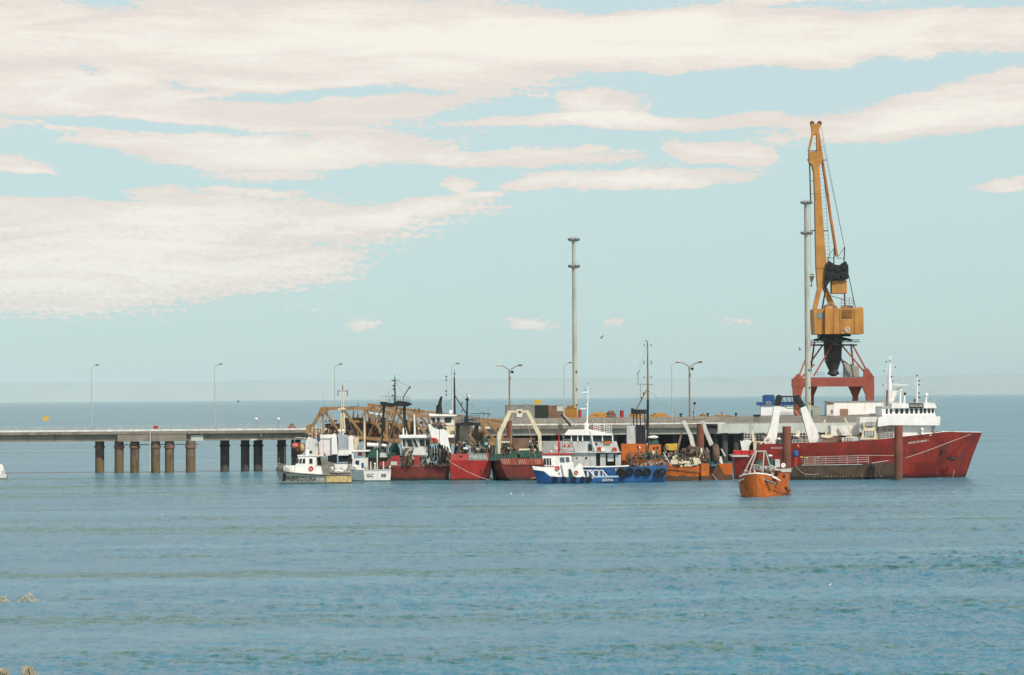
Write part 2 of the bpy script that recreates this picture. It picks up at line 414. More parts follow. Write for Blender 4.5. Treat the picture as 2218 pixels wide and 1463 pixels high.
    def seams(s, onto, xs, y0f, y1f, ys=(), w=.35):                # plate seams
        L = []
        for x in xs:
            a, b = y0f(x), y1f(x)
            for j in range(8): L.append([(x - w, a + (b - a) * j / 8), (x + w, a + (b - a) * j / 8), (x + w, a + (b - a) * (j + 1) / 8), (x - w, a + (b - a) * (j + 1) / 8)])
        for (xa, xb, ya, yb) in ys:
            n = int((xb - xa) / 8)
            for j in range(n):
                f, g_ = j / n, (j + 1) / n
                L.append([(xa + (xb - xa) * f, ya + (yb - ya) * f - w), (xa + (xb - xa) * g_, ya + (yb - ya) * g_ - w), (xa + (xb - xa) * g_, ya + (yb - ya) * g_ + w), (xa + (xb - xa) * f, ya + (yb - ya) * f + w)])
        return s.decal(L, onto)
    def clutter(s, x0, x1, y0, y1, d0, d1, n, seed, size=3.0):   # small deck gear: boxes, pipes, floats, coils
        r = random.Random(seed)
        for i in range(n):
            x = r.uniform(x0, x1); d = r.uniform(d0, d1); z = size * r.uniform(.5, 1.5); y = y1 - (y1 - y0) * r.random() ** 1.6
            kind = r.random()
            if kind < .40: s.box(x - z * .6, y - z * .5, x + z * .6, min(y + z * .5, y1 + 1), d, d + z)
            elif kind < .70: s.tube((x, y1, d), (x + r.uniform(-2, 2) * z, y - z * .6, d + r.uniform(-1, 1)), z * .16, None, 5)
            elif kind < .86: s.ball((x, y, d), z * .6, z * .5, None, 7)
            else: s.ring((x, y, d), z * .7, z * .2, r.choice('dxz'), 10, 5)
        return s
    def text(s, string, x, y, size, slant=0.0, stretch=1.0, onto=None, d=0.0, rise=0.0, bold=0.0):
        """flat lettering centred at (x, y), size = height in px; onto: the part whose surface carries it"""
        cu = bpy.data.curves.new('txt', 'FONT'); cu.body = string; cu.size = 1.0; cu.align_x = 'CENTER'; cu.align_y = 'CENTER'; cu.offset = bold; cu.resolution_u = 2
        o = bpy.data.objects.new('txt', cu); COL.objects.link(o)
        dg = bpy.context.evaluated_depsgraph_get(); me = bpy.data.meshes.new_from_object(o.evaluated_get(dg))
        bpy.data.objects.remove(o); bpy.data.curves.remove(cu)
        b2 = bmesh.new(); b2.from_mesh(me); bpy.data.meshes.remove(me)
        bmesh.ops.triangulate(b2, faces=b2.faces[:])
        hs = size / 0.70; bvh = None
        if onto:
            b3 = bmesh.new(); b3.from_mesh(onto.data); bvh = BVHTree.FromBMesh(b3); b3.free()
        mp = {}
        for v in b2.verts:
            tx = v.co.x * hs * stretch + v.co.y * hs * slant; ty = v.co.y * hs
            P = s.t.p(x + tx, y - ty - tx * rise, d)
            if bvh:
                hit = bvh.ray_cast(Vector((P.x, -60, P.z)), Vector((0, 1, 0)))[0]
                if hit: P.y = hit.y
            P.y -= 0.03
            mp[v] = s.bm.verts.new(P)
        for f in b2.faces: s.face([mp[v] for v in f.verts])
        b2.free(); return s
    def done(s, kind=None):
        bmesh.ops.recalc_face_normals(s.bm, faces=s.bm.faces[:])
        me = bpy.data.meshes.new(s.name); s.bm.to_mesh(me); s.bm.free()
        if s.smooth:
            me.polygons.foreach_set('use_smooth', [True] * len(me.polygons))
            try: me.set_sharp_from_angle(angle=math.radians(38))
            except Exception: pass
        me.materials.append(s.mat)
        o = bpy.data.objects.new(s.name, me); COL.objects.link(o)
        o.parent = s.parent if s.parent else s.t.e
        if s.label: o['label'] = s.label
        if kind: o['kind'] = kind
        return o
def windows(t, mat, rects, d, parent=None, depth=1.2, name='window'):
    for r in rects: t.part(name, mat, parent).box(r[0], r[1], r[2], r[3], d - 0.35, d + depth).done()
def copy_tree(o, parent=None, **kw):
    c = o.copy(); COL.objects.link(c)
    if parent: c.parent = parent
    for ch in [q for q in S.objects if q.parent == o]: copy_tree(ch, c)
    return c
def copy_thing(t, px, py, Y, label, scale=None):
    c = copy_tree(t.e); c.location = at(px, py, Y); c['label'] = label
    return c

# palette
white = mk('white_paint', (0.84, 0.82, 0.77), 0.5, 0.06, 0.4, (0.50, 0.38, 0.27), 0.25)
white2 = mk('worn_white_paint', (0.72, 0.71, 0.66), 0.55, 0.12, 0.5, (0.34, 0.24, 0.15), 0.45)
cream = mk('cream_paint', (0.70, 0.62, 0.42), 0.55, 0.14, 0.5, (0.33, 0.17, 0.08), 0.5)
greyw = mk('pale_grey_paint', (0.50, 0.52, 0.49), 0.55, 0.14, 0.5, (0.25, 0.19, 0.13), 0.4)
grey = mk('grey_paint', (0.26, 0.27, 0.26), 0.6, 0.2, 0.6, (0.14, 0.09, 0.06), 0.4)
black = mk('black_paint', (0.018, 0.022, 0.022), 0.55, 0.4, 0.6, (0.07, 0.04, 0.025), 0.4)
glass = mk('dark_window_glass', (0.020, 0.026, 0.030), 0.12, 0.3, 0.5, spec=0.6)
rubber = mk('old_rubber', (0.018, 0.018, 0.018), 0.85, 0.3, 0.8)
ochre = mk('ochre_steel', (0.32, 0.185, 0.08), 0.7, 0.25, 0.4, (0.13, 0.06, 0.03), 0.55)
orange = mk('crane_orange', (0.47, 0.22, 0.05), 0.55, 0.14, 0.3, (0.20, 0.075, 0.03), 0.35)
craner = mk('crane_red', (0.30, 0.075, 0.05), 0.6, 0.16, 0.3, (0.14, 0.05, 0.035), 0.4)
rustp = mk('rusty_pile_steel', (0.21, 0.075, 0.045), 0.8, 0.3, 0.35, (0.075, 0.035, 0.025), 0.6)
redp = mk('bright_red_paint', (0.42, 0.035, 0.03), 0.5, 0.2, 0.4, (0.12, 0.04, 0.03), 0.4)
orangep = mk('rusty_orange_paint', (0.52, 0.135, 0.02), 0.55, 0.22, 0.4, (0.17, 0.06, 0.025), 0.5)
bluep = mk('blue_paint', (0.02, 0.085, 0.25), 0.5, 0.2, 0.4, (0.03, 0.05, 0.09), 0.4)
yellow = mk('yellow_paint', (0.62, 0.42, 0.06), 0.55, 0.18, 0.5, (0.25, 0.13, 0.04), 0.4)
concrete = mk('weathered_concrete', (0.24, 0.205, 0.165), 0.9, 0.22, 0.25, (0.11, 0.085, 0.065), 0.6)
concl = mk('pale_concrete', (0.53, 0.55, 0.48), 0.9, 0.12, 0.12, (0.24, 0.21, 0.17), 0.45)
kerbm = mk('kerb_concrete', (0.72, 0.69, 0.62), 0.85, 0.15, 0.4, (0.28, 0.24, 0.18), 0.4)
pilem = mk('pile_concrete', (0.15, 0.105, 0.07), 0.9, 0.3, 0.5, (0.045, 0.032, 0.022), 0.8, boot=((0.15, 0.105, 0.052), 3.4, 3.4))
piled = mk('shaded_pile_concrete', (0.075, 0.07, 0.06), 0.9, 0.3, 0.5, (0.03, 0.03, 0.028), 0.6)  # darker copy of the pile concrete, under-deck shade put into its colour
railm = mk('galvanised_rail', (0.42, 0.41, 0.37), 0.55, 0.15, 1.0)
netg = mk('green_net', (0.03, 0.085, 0.065), 0.95, 0.5, 2.5, (0.015, 0.02, 0.02), 0.7, False)
netb = mk('brown_net', (0.16, 0.105, 0.07), 0.95, 0.5, 2.5, (0.05, 0.035, 0.03), 0.7, False)
neto = mk('ochre_net', (0.40, 0.20, 0.045), 0.95, 0.4, 2.0, (0.20, 0.09, 0.03), 0.6, False)
gearm = mk('deck_gear', (0.20, 0.16, 0.12), 0.8, 0.5, 2.0, (0.05, 0.04, 0.035), 0.7, False)
rope = mk('pale_rope', (0.45, 0.37, 0.30), 0.9, 0.2, 1.0)
ringm = mk('lifebuoy_red', (0.55, 0.07, 0.04), 0.5, 0.1, 1.0)
lettw = mk('white_lettering', (0.62, 0.62, 0.56), 0.6, 0.15, 2.0)
lettd = mk('dark_lettering', (0.05, 0.055, 0.05), 0.6, 0.2, 2.0)
galv = mk('mast_grey', (0.44, 0.45, 0.38), 0.6, 0.12, 0.3, (0.24, 0.21, 0.16), 0.45)
brownm = mk('brown_weathered_steel', (0.20, 0.125, 0.085), 0.75, 0.3, 0.6, (0.06, 0.045, 0.035), 0.5)
# ================================================================= VIADUCT (Y = 680)
v = T('pier_viaduct', 'long concrete road pier on round piles running in from the left edge', 'pier', 330, 1025)
YV = v.Y
sl_ = lambda y, xr, x: y - (x - xr) * PHI
v.part('deck_slab', concrete).box(-500, sl_(934.6, 330, 275), 1050, sl_(940.5, 330, 275), 0, 78).done()
for x0, x1 in ((-500, -140), (-139, 60), (61, 254), (404, 563), (564, 690), (691, 870), (871, 1050)):
    xc = (x0 + x1) / 2
    v.part('girder', concrete).box(x0, sl_(940.6, 330, xc), x1, sl_(955.5, 330, xc), 9, 20).nxt().box(x0, sl_(940.6, 330, xc), x1, sl_(955.5, 330, xc), 46, 58).done()
v.part('cap_beam', concrete).box(254.5, sl_(940.6, 330, 329), 403.5, sl_(956.5, 330, 329), 1.2, 74).done()
for x0 in range(-490, 1040, 60):
    v.part('kerb', kerbm).box(x0, sl_(930.4, 330, x0 + 29), x0 + 58.6, sl_(934.5, 330, x0 + 29), -0.6, 5).done()
v.part('bearing_plate', concl).box(413, 943, 440, 955, 6, 8.8).done()
v.part('bearing_plate', concl).box(542, 951, 556, 954, 6, 8.8).done()
for x in (437, 566): v.part('stiffener', concl).box(x - 1.6, 938, x + 1.6, 947, 6.5, 8.9).done()
rl = v.part('guard_rail', railm)
for dd in (3, 74):
    for i in range(-20, 42):
        x = 10 + i * 25
        rl.tube((x, sl_(930.5, 330, x), dd), (x, sl_(921.5, 330, x), dd), 0.55, None, 4)
    for h in (921.8, 924.8, 927.6):
        rl.tube((-490, sl_(h, 330, -490), dd), (1045, sl_(h, 330, 1045), dd), 0.5, None, 4)
rl.done()
def pile(t, x, w, d, ytop, mat, collar=True, base=None):
    yw = t.wy(x) + 6
    o = t.part('pile', mat, smooth=True).tube((x, ytop, d), (x, yw + 4, d), w / 2, None, 16).done()
    if collar:
        t.part('collar', black if mat is piled else brownm, o, smooth=True).tube((x, ytop + 11, d), (x, ytop + 14.5, d), w / 2 + 2.2, None, 16).done()
for x, w, d in ((216, 20, 46), (258, 20, 24), (292, 20, 20), (337, 20, 15), (367, 20, 14), (413, 21, 12)):
    pile(v, x, w, d, 955.5, pilem)
for x, w in ((487, 20), (531, 19), (559, 20), (610, 19), (641, 21), (720, 20), (800, 20), (880, 20), (960, 20), (1030, 20), (-60, 20), (-105, 20), (-260, 20)):
    pile(v, x, w, 60, 953 if x > 0 else 958, piled)
v.part('drain_pipe', greyw, smooth=True).path([(325, 931, -1.2), (325, 1022, -1.2)], 1.1, 8).done()
v.part('tie_pipe', brownm).tube((262, 964, 26), (430, 962.5, 16), 0.9).done()

v.part('approach_deck', concrete).box(986, sl_(934.6, 330, 1018), 1049, sl_(940.5, 330, 1018), 79, 640).done()
for dd in (180, 330, 480):
    for x in (1000, 1036): pile(v, x, 18, dd, 945, piled, False)
# ---- single-arm street lamps along the far side of the roadway
def street_lamp(px, ytop, ybase, Y, label):
    l = T('street_lamp', label, 'street lamp', px, ybase, Y, 'single arm street lamps along the pier')
    l.part('pole', galv, smooth=True).tube((px, ybase), (px - 0.5, ytop + 14), 1.15, 0.85, 8).done()
    ar = l.part('arm', galv, smooth=True).path([(px - 0.5, ytop + 14), (px + 0.3, ytop + 8), (px + 3, ytop + 4), (px + 7.5, ytop + 1.8), (px + 10, ytop + 1.2)], 0.8, 6).done()
    l.part('lamp_head', brownm, ar, smooth=True).ball((px + 12.5, ytop + 1), 4.6, 1.5, 2).done()
    l.part('base_plate', concrete).box(px - 2.4, ybase - 2, px + 2.4, ybase + 0.3, -2.4, 2.4).done()
street_lamp(198.5, 790, 931, YV + 7.6, 'street lamp furthest left on the pier, near the yellow board')
street_lamp(465.5, 788, 929, YV + 7.6, 'street lamp on the pier in the open stretch left of the boats')
street_lamp(725.5, 788, 927, YV + 7.6, 'street lamp rising behind the ochre truss bridge and patrol boat')
street_lamp(979, 786.5, 925.4, YV + 7.6, 'street lamp rising just behind the dark mast of the bright red trawler')
street_lamp(1222.5, 785, 917.5, 748, 'street lamp directly left of the tall floodlight tower behind the tug')
street_lamp(1455.5, 784, 915.6, 748, 'thin grey street lamp left of the rusty double lamp by the trawler')
def sign_board(px, py, label):
    s_ = T('sign_board', label, 'sign', px, 926, YV + 8.2)
    s_.part('post', galv).tube((px, 926), (px, py + 4), 0.5, None, 5).done()
    s_.part('board', yellow).box(px - 6, py - 5, px + 6, py + 5, -1, 0).done()
sign_board(99, 907, 'square yellow board on a thin post at the left of the pier')
for x, lab in ((555, 'white ball lamp on a short post, the left one of two'), (603, 'white ball lamp on a short post, nearer the boats')):
    q = T('marker_lamp', lab, 'marker lamp', x, 931, YV + 1.5, 'white marker lamps on the pier rail')
    q.part('post', grey).tube((x, 931), (x, 911), 0.8, None, 6).done()
    q.part('globe', white, smooth=True).ball((x, 908), 3.4, 3.2).done()
q = T('distance_flag', 'small dark flag on a thin rod far out on the pier', 'flag', 514, 926, YV + 8.0)
q.part('rod', galv).tube((514, 926), (514, 870), 0.22, None, 5).done()
q.part('pennant', mk('navy_cloth', (0.03, 0.04, 0.12), 0.8)).prism([(514, 868), (518, 868.6), (518, 871), (514, 871.6)], -0.3, 0.3).done()
def parked_car(px, py, w, h, label, mat):
    c = T('parked_car', label, 'car', px, py, YV + 4.5, 'red cars on the pier')
    bd = c.part('body', mat, smooth=True).prism([(px - w, py - 1.5), (px - w, py - h * .55), (px - w * .62, py - h * .62), (px - w * .42, py - h), (px + w * .45, py - h), (px + w * .7, py - h * .6), (px + w, py - h * .5), (px + w, py - 1.5)], -7, 7).done()
    c.part('window', glass, bd).box(px - w * .38, py - h * .93, px + w * .42, py - h * .64, -7.4, -6.8).done()
    for sx in (-.58, .58):
        for dd in (-7.2, 5.0): c.part('wheel', rubber, smooth=True).tube((px + w * sx, py - 2.2, dd), (px + w * sx, py - 2.2, dd + 2.2), 2.6, None, 12).done()
parked_car(632, 931.5, 9.0, 13.5, 'dull red car on the pier beside the ochre truss bridge', mk('dull_red_paint', (0.30, 0.07, 0.06), 0.4, 0.1, 0.5))
q = T('life_ring_box', 'small red box fixed behind the rail where the pier widens', 'box', 337, 930.5, YV + 0.2)
q.part('cabinet', redp).box(332.5, 922.5, 342, 929.5, 0, 3, 0.6).done()
q.part('stand', galv).box(335.5, 929.4, 339, 930.8, 0.5, 2.5).done()

# ================================================================= OCHRE TRUSS BRIDGE beside the viaduct
brc_ = mk('faded_brown_panel', (0.24, 0.16, 0.11), 0.75, 0.25, 0.5, (0.30, 0.13, 0.04), 0.4)
tb = T('truss_bridge', 'ochre steel truss bridge standing behind the patrol boat and red trawlers', 'bridge', 860, 1022, 652)
lx = [699, 742, 790, 838, 886, 936, 984, 1034, 1085]
top = lambda x, o=0: 885 + max(0, x - 790) * 0.128 + o
for ii, (dd, off, ox) in enumerate(((0, 0, 0), (55, -7, 14))):
    LX = lx if ii == 0 else lx[2:]
    tb.part('top_chord', ochre).path([(LX[0] + ox - (8 if ii else 0), top(LX[0], off), dd), (790 + ox, top(790, off), dd), (1085 + ox, top(1085, off), dd)], 5.0, 4).done()
    tb.part('bottom_chord', ochre).path([(664 + ox, 938 + off, dd), (860 + ox, 955 + off, dd), (1085 + ox, 962 + off, dd)], 5.0, 4).done()
    if ii == 0: tb.part('end_post', ochre).beam((699 + ox, top(699, off), dd), (670 + ox, 936 + off, dd), 6.4).done()
    for i, x in enumerate(LX):
        yb = 941 + (x - 664) * 0.06 + off
        tb.part('post', ochre).beam((x + ox, top(x, off), dd), (x + ox, yb, dd), 5.6).done()
        if i < len(LX) - 1:
            x2 = LX[i + 1]
            tb.part('diagonal', ochre).beam((x + ox, top(x, off), dd), (x2 + ox, yb + 2, dd), 4.8).done()
for i, x in enumerate(lx[2:]): tb.part('cross_beam', ochre).beam((x, top(x), 0), (x + 18, top(x, -3), 55), 2.6).done()
for x0, x1, y0, y1 in ((797, 809, 886, 897), (813, 831, 888, 899)): tb.part('white_panel', white2).box(x0, y0, x1, y1, -1.5, 1.5).done()
tb.part('roof_sheet', bluep).box(756, 880.5, 777, 885.5, 40, 70).done()
for i, (x0, x1, y0, y1) in enumerate(((704, 738, 918, 950), (745, 790, 905, 956), (792, 820, 918, 958), (822, 842, 905, 960), (845, 878, 922, 960), (880, 905, 912, 960), (908, 928, 930, 962), (930, 966, 918, 962), (968, 998, 930, 962), (1000, 1046, 934, 964))):
    tb.part('walkway_panel', (brownm, gearm, rustp, brownm, brc_)[i % 5]).box(x0, y0, x1, y1, 22, 26).done()
tb.part('gusset_plate', ochre).prism([(664, 922), (676, 918), (682, 938), (676, 946), (662, 940)], -5, 5).done()
tb.part('gusset_plate', ochre).prism([(692, 884), (704, 880), (712, 892), (700, 900), (692, 896)], -5, 5).done()
tb.part('mid_chord', ochre).path([(757, 912, 12), (900, 924, 12), (1050, 940, 12)], 3.4, 4).done()
r_ = random.Random(77)
for i in range(26):
    x = 764 + i * 11 + r_.uniform(-4, 4); tl = r_.uniform(-16, 16)
    tb.part('hanging_strut', ochre if i % 3 else brownm).beam((x, top(x) + r_.uniform(0, 22), 30 + r_.uniform(-12, 12)), (x + tl, 952 + r_.uniform(0, 12), 30 + r_.uniform(-12, 12)), r_.uniform(2.2, 4.6)).done()
for x, y0 in ((774, 872), (812, 876), (898, 884), (921, 888), (1027, 905), (1046, 899)):
    tb.part('pole', greyw if x % 2 else ochre).tube((x, 950, 16), (x + 1, y0, 16), 1.3, .8, 6).done()
for mt, n, sd in ((brownm, 60, 1), (ochre, 60, 2), (greyw, 22, 3), (black, 34, 4), (rustp, 24, 5)):
    tb.part('walkway_gear', mt).clutter(700, 1040, 912, 958, 6, 20, n, sd, 4.5).done('stuff')
for x in (690, 760, 830, 900, 970, 1040, 1080): pile(tb, x, 14, 28, 955, piled, False)
sg = T('perched_bird', 'dark cormorant-like bird perched on the ochre truss chord', 'bird', 908, 891, 652)
sg.part('body', black, smooth=True).loft([[(907.4, 891), (908.6, 891), (908.6, 890.6), (907.4, 890.6)], [(906.6, 888), (909.4, 888, 1), (909.4, 887, 1), (906.6, 887)], [(906, 884.6), (907.4, 884.6), (907.4, 884), (906, 884)]]).done()

# ================================================================= WHARF (Y = 745)
YW = 745.0
w = T('wharf', 'wide concrete wharf on dark piles behind the moored boats', 'wharf', 1330, 1001.5, YW)
def wy(y, x): return y - (x - 1330) * PHI
w.part('deck_slab', concrete).box(1042, wy(920.6, 1501), 1960, wy(928.5, 1501), 0, 480).done()
for x0 in range(1044, 1560, 48):
    w.part('kerb', kerbm).box(x0, wy(917.2, x0 + 23), x0 + 46.6, wy(920.5, x0 + 23), -0.8, 6).done()
for x0, x1 in ((1042, 1210), (1211, 1390), (1391, 1560), (1561, 1760), (1761, 1960)):
    w.part('girder', mk('girder_concrete', (0.34, 0.33, 0.28), 0.9, 0.18, 0.3, (0.17, 0.14, 0.11), 0.5)).box(x0, wy(928.6, (x0 + x1) / 2), x1, wy(942, (x0 + x1) / 2), 8, 22).done()
for x in range(1066, 1950, 44):
    for dd in (30, 120): pile(w, x, 13, dd, wy(942, x), piled, False)
w.part('added_back_wall', piled).box(1042, wy(930, 1501), 1960, 1000, 170, 180).done()  # added wall behind the piles, keeps the space under the deck dark
w.part('landing_block', mk('landing_concrete', (0.36, 0.34, 0.32), 0.9, 0.12, 0.3, (0.2, 0.17, 0.14), 0.4)).box(1163, 957, 1250, 1006, -70, 10).done()
w.part('raised_quay', mk('parapet_concrete', (0.27, 0.25, 0.215), 0.9, 0.2, 0.4, (0.19, 0.15, 0.12), 0.5)).box(1050, wy(905.2, 1500), 1950, wy(920.4, 1500), 150, 478).done()
rl = w.part('guard_rail', railm)
for x in range(1050, 1556, 26): rl.tube((x, wy(917.5, x), 3), (x, wy(906.5, x), 3), 0.55, None, 4)
for h in (906.8, 911): rl.tube((1050, wy(h, 1050), 3), (1556, wy(h, 1556), 3), 0.4, None, 4)
rl.done()
w.part('boarding_ramp', black).beam((1216, 899, -8), (1236, 923, -30), 3.4).done()
w.part('boarding_ramp', greyw).beam((1221, 899, -10), (1247, 923, -30), 2.2).done()
for x in (1538, 1548): w.part('fender', rubber, smooth=True).tube((x - 8, 921.5, -3), (x + 8, 922.5, -3), 3.2, None, 10).done()
w.part('fender_post', piled).box(1533, 920, 1552, 940, -1.5, 8).done()
YD = 770.0
ZQ = at(1500, 905.2 - (1500 - 1330) * PHI, YW + 150 * YW / F).z        # level of the raised quay
def qy(px, Y=YD): return CY - (px - CX) * PHI + (HC - ZQ) * F / Y - 0.2
def deck(name, label, cat, px, py=None, group=None, Y=YD): return T(name, label, cat, px, qy(px, Y) if py is None else py, Y, group)
def dolphin(px, ytop, base, w_, Y, label, group=None):
    q = T('mooring_pile', label, 'mooring pile', px, base, Y, group)
    hm = mk('rusty_dolphin_steel', (0.20, 0.070, 0.043), 0.8, 0.25, 0.3, (0.08, 0.035, 0.025), 0.55, boot=((0.10, 0.075, 0.04), 1.1, 1.2))
    sh = q.part('shaft', hm, smooth=True).tube((px, ytop + 1, 0), (px, base + 8, 0), w_ / 2, None, 20).done()
    q.part('cap', rustp, smooth=True).tube((px, ytop, 0), (px, ytop + 1.2, 0), w_ / 2 + 0.25, None, 20).done()
dolphin(1104, 912, 1020, 12, 640, 'dark red steel pile showing through the cream gallows of a trawler')
dolphin(1517, 918, 1024, 16, 625, 'red steel pile between the grey stern legs of the orange trawler')

# pale loading platform
pf = T('loading_platform', 'long pale concrete loading platform behind the big red ship', 'platform', 1735, 1004, 712)
pf.part('front_beam', concl).box(1555, 916.8, 1918, 937, 0, 14).done()
pf.part('deck', concrete).box(1557, 917.4, 1917, 921, 14.2, 90).done()
pf.part('lip', grey).box(1580, 914.6, 1700, 916.6, 6, 10).done()
for x in range(1570, 1915, 40):
    for dd in (20, 70): pile(pf, x, 13, dd, 930, piled, False)

# ---- floodlight towers
def tower(px, ytop, yplat, base, Y, wb, label):
    q = T('floodlight_tower', label, 'floodlight tower', px, qy(px, Y), Y, 'tall floodlight towers on the wharf'); base = qy(px, Y)
    xt = px - (base - ytop) * 0.008
    q.part('shaft', galv, smooth=True).tube((px, base), (xt, ytop + 3), wb / 2, wb / 2 - 1.3, 16).done()
    for yp in (ytop + 8, yplat + 8):
        xx = px - (base - yp) * 0.008
        pl_ = q.part('platform', brownm, smooth=True).tube((xx, yp), (xx, yp - 1.6), 6.0, 6.6, 14).done()
        q.part('bracket', galv, pl_).tube((xx - 12, yp - 2), (xx + 12, yp - 2), 0.6, None, 5).tube((xx, yp + 6), (xx - 11, yp - 2), .6, None, 5).tube((xx, yp + 6), (xx + 11, yp - 2), .6, None, 5).tube((xx, yp - 2, -12), (xx, yp - 2, 12), 0.6, None, 5).done()
        q.part('railing', galv, pl_).ring((xx, yp - 8, 0), 8.5, 0.28, 'z', 14, 4).ring((xx, yp - 5, 0), 8.5, 0.28, 'z', 14, 4).done()
        for i in range(8):
            a = i * math.pi / 4 + .3
            q.part('floodlight', mk('lamp_casing', (0.13, 0.13, 0.12), 0.5, 0.3, 1.0), pl_).ball((xx + 11 * math.cos(a), yp - 3.6 + (i % 2) * 1.6, 11 * math.sin(a)), 3.0, 2.7, 2.7, 8).done()
    for yy in (base - 100, base - 62, base - 28):
        q.part('junction_box', brownm).box(px + 2.2 - (base - yy) * .008, yy - 2, px + 5.2 - (base - yy) * .008, yy + 2, -wb / 2 - 0.8, -1).done()
tower(1246, 514, 572, 906, 772, 11, 'tall pale floodlight tower standing alone in the middle of the wharf')
tower(1750.5, 434, 500, 906, 764, 13, 'tall pale floodlight tower in front of the orange crane')
# ---- rusty double lamps
def double_lamp(px, ytop, base, Y, label):
    q = T('double_lamp', label, 'double street lamp', px, qy(px, Y), Y, 'rusty double arm street lamps on the wharf'); base = qy(px, Y)
    lm = mk('rusty_lamp_pole', (0.26, 0.185, 0.12), 0.7, 0.25, 0.8, (0.11, 0.07, 0.045), 0.6)
    q.part('pole', lm, smooth=True).tube((px, base), (px - 1, ytop + 12), 2.1, 1.5, 10).done()
    for sgn, mt in ((-1, cream), (1, brownm)):
        a_ = q.part('arm', lm, smooth=True).path([(px - 1, ytop + 14), (px + sgn * 4, ytop + 9.5), (px + sgn * 13, ytop + 4.5), (px + sgn * 20, ytop + 2)], 1.0, 6).done()
        q.part('lamp_head', mt, a_, smooth=True).ball((px - 1 + sgn * 24, ytop + 1.6), 5.6, 2.1, 2.6).done()
    q.part('loudspeaker', black, smooth=True).tube((px + 2, ytop + 16, -1), (px + 8, ytop + 16.5, -2), 2.0, 3.2, 10).done()
    q.part('junction_box', lm).box(px - 2.6, ytop + 26, px + 2.6, ytop + 34, -2.6, -1.2).done()
double_lamp(1104, 790, 893, 768, 'double lamp with two arms behind the cream trawler gallows')
double_lamp(1494, 783, 903, 768, 'double lamp with two arms rising over the stern of the orange trawler')

# ---- things standing on the wharf deck
def container(px0, px1, y0, y1, mat, label, d1=20, ribs=True, doors=None):
    y1 = qy((px0 + px1) / 2)
    q = deck('cargo_container', label, 'container', (px0 + px1) / 2, None, 'containers on the wharf')
    bd = q.part('shell', mat).box(px0, y0, px1, y1, 0, d1).done()
    if ribs:
        n = int((px1 - px0) / 2.6)
        rb = q.part('corrugation', mat, bd)
        for i in range(n): rb.box(px0 + 2 + i * 2.6, y0 + 2, px0 + 3.2 + i * 2.6, y1 - 2, -0.6, 0.1)
        rb.done()
    q.part('top_rail', mat, bd).box(px0 - .4, y0 - .5, px1 + .4, y0 + 1.2, -1, d1 + 1).done()
    q.part('bottom_rail', mat, bd).box(px0 - .4, y1 - 1.2, px1 + .4, y1 + .3, -1, d1 + 1).done()
    for x in (px0, px1): q.part('corner_post', mat, bd).box(x - .8, y0 + 1.3, x + .8, y1 - 1.3, -1, 1).done()
    for r, mt in (doors or []): q.part('door', mt, bd).box(r[0], r[1], r[2], r[3], -1.4, 0.2).done()
grc = mk('grey_container_paint', (0.30, 0.30, 0.27), 0.7, 0.2, 0.5, (0.17, 0.11, 0.08), 0.5)
blc = mk('black_container_paint', (0.035, 0.038, 0.033), 0.7, 0.25, 0.5, (0.09, 0.06, 0.04), 0.4)
brc = mk('brown_container_paint', (0.23, 0.14, 0.09), 0.75, 0.25, 0.5, (0.30, 0.13, 0.04), 0.6)
container(1095, 1157, 877.5, 906, grc, 'grey container with a white door behind the cream gallows', doors=[((1119, 887, 1131, 904), white2), ((1136, 875, 1145, 892), grey)])
container(1158.5, 1187.5, 878.5, 905.5, blc, 'black container with a yellow case on its roof')
container(1189, 1219, 879, 905, brc, 'brown container with a pale square panel beside the black one', doors=[((1206, 879.8, 1219.4, 891), greyw)])
container(1222, 1249, 884, 905, mk('orange_container_paint', (0.42, 0.20, 0.035), 0.65, 0.2, 0.5, (0.20, 0.08, 0.03), 0.5), 'orange container at the foot of the floodlight tower')
q = deck('yellow_case', 'yellow case on top of the black container', 'case', 1165, 877.2)
bd = q.part('shell', yellow).box(1157.5, 867.5, 1172.5, 877, 0.5, 12, 0.8).done()
q.part('lid', yellow, bd).box(1157, 866.6, 1173, 868.4, 0, 12.6).done()
q = deck('brown_tank', 'round brown tank lying on the orange container', 'tank', 1234, 883)
q.part('drum', brc, smooth=True).tube((1228, 881.2, 8), (1241, 881.2, 8), 3.4, None, 12).done()
q.part('cradle', brc).box(1229, 882, 1240, 883.2, 5, 11).done()
def drum(px, py, r, h, mat, label, Y=770.0, group=None):
    q = T('steel_drum', label, 'drum', px, py, Y, group)
    b_ = q.part('barrel', mat, smooth=True).tube((px, py), (px, py - h), r, None, 14).done()
    q.part('hoop', mat, b_, smooth=True).ring((px, py - h * .35, 0), r, .35, 'z', 14, 5).ring((px, py - h * .68, 0), r, .35, 'z', 14, 5).done()
    q.part('lid', mat, b_, smooth=True).tube((px, py - h - .3), (px, py - h + .2), r * 0.92, None, 14).done()
drum(1347, qy(1347), 4.4, 15, redp, 'red drum on the wharf left of the orange trawler mast')
drum(1256, qy(1256), 3.4, 17, redp, 'tall red cylinder standing right beside the middle floodlight tower')
def heap(px, x0, x1, y0, y1, mat, seed, label):
    y1 = qy(px)
    q = deck('net_heap', label, 'net heap', px, None, 'heaps of fishing net on the wharf')
    h_ = q.part('net', mat).lump(x0, x1, y0, y1, -8, 14, seed, 12, 7, 0.3).done()
    rp = q.part('float_line', neto if mat is netb else netb, h_)
    r = random.Random(seed)
    for i in range(7):
        fx = x0 + (x1 - x0) * (0.15 + 0.7 * i / 6)
        rp.ball((fx, y0 + (y1 - y0) * (0.35 + 0.4 * r.random()), -6), 1.1, 1.0)
    rp.done()
heap(1305, 1274, 1328, 891, 905, neto, 3, 'long ochre net heap right of the floodlight tower, tapering left')
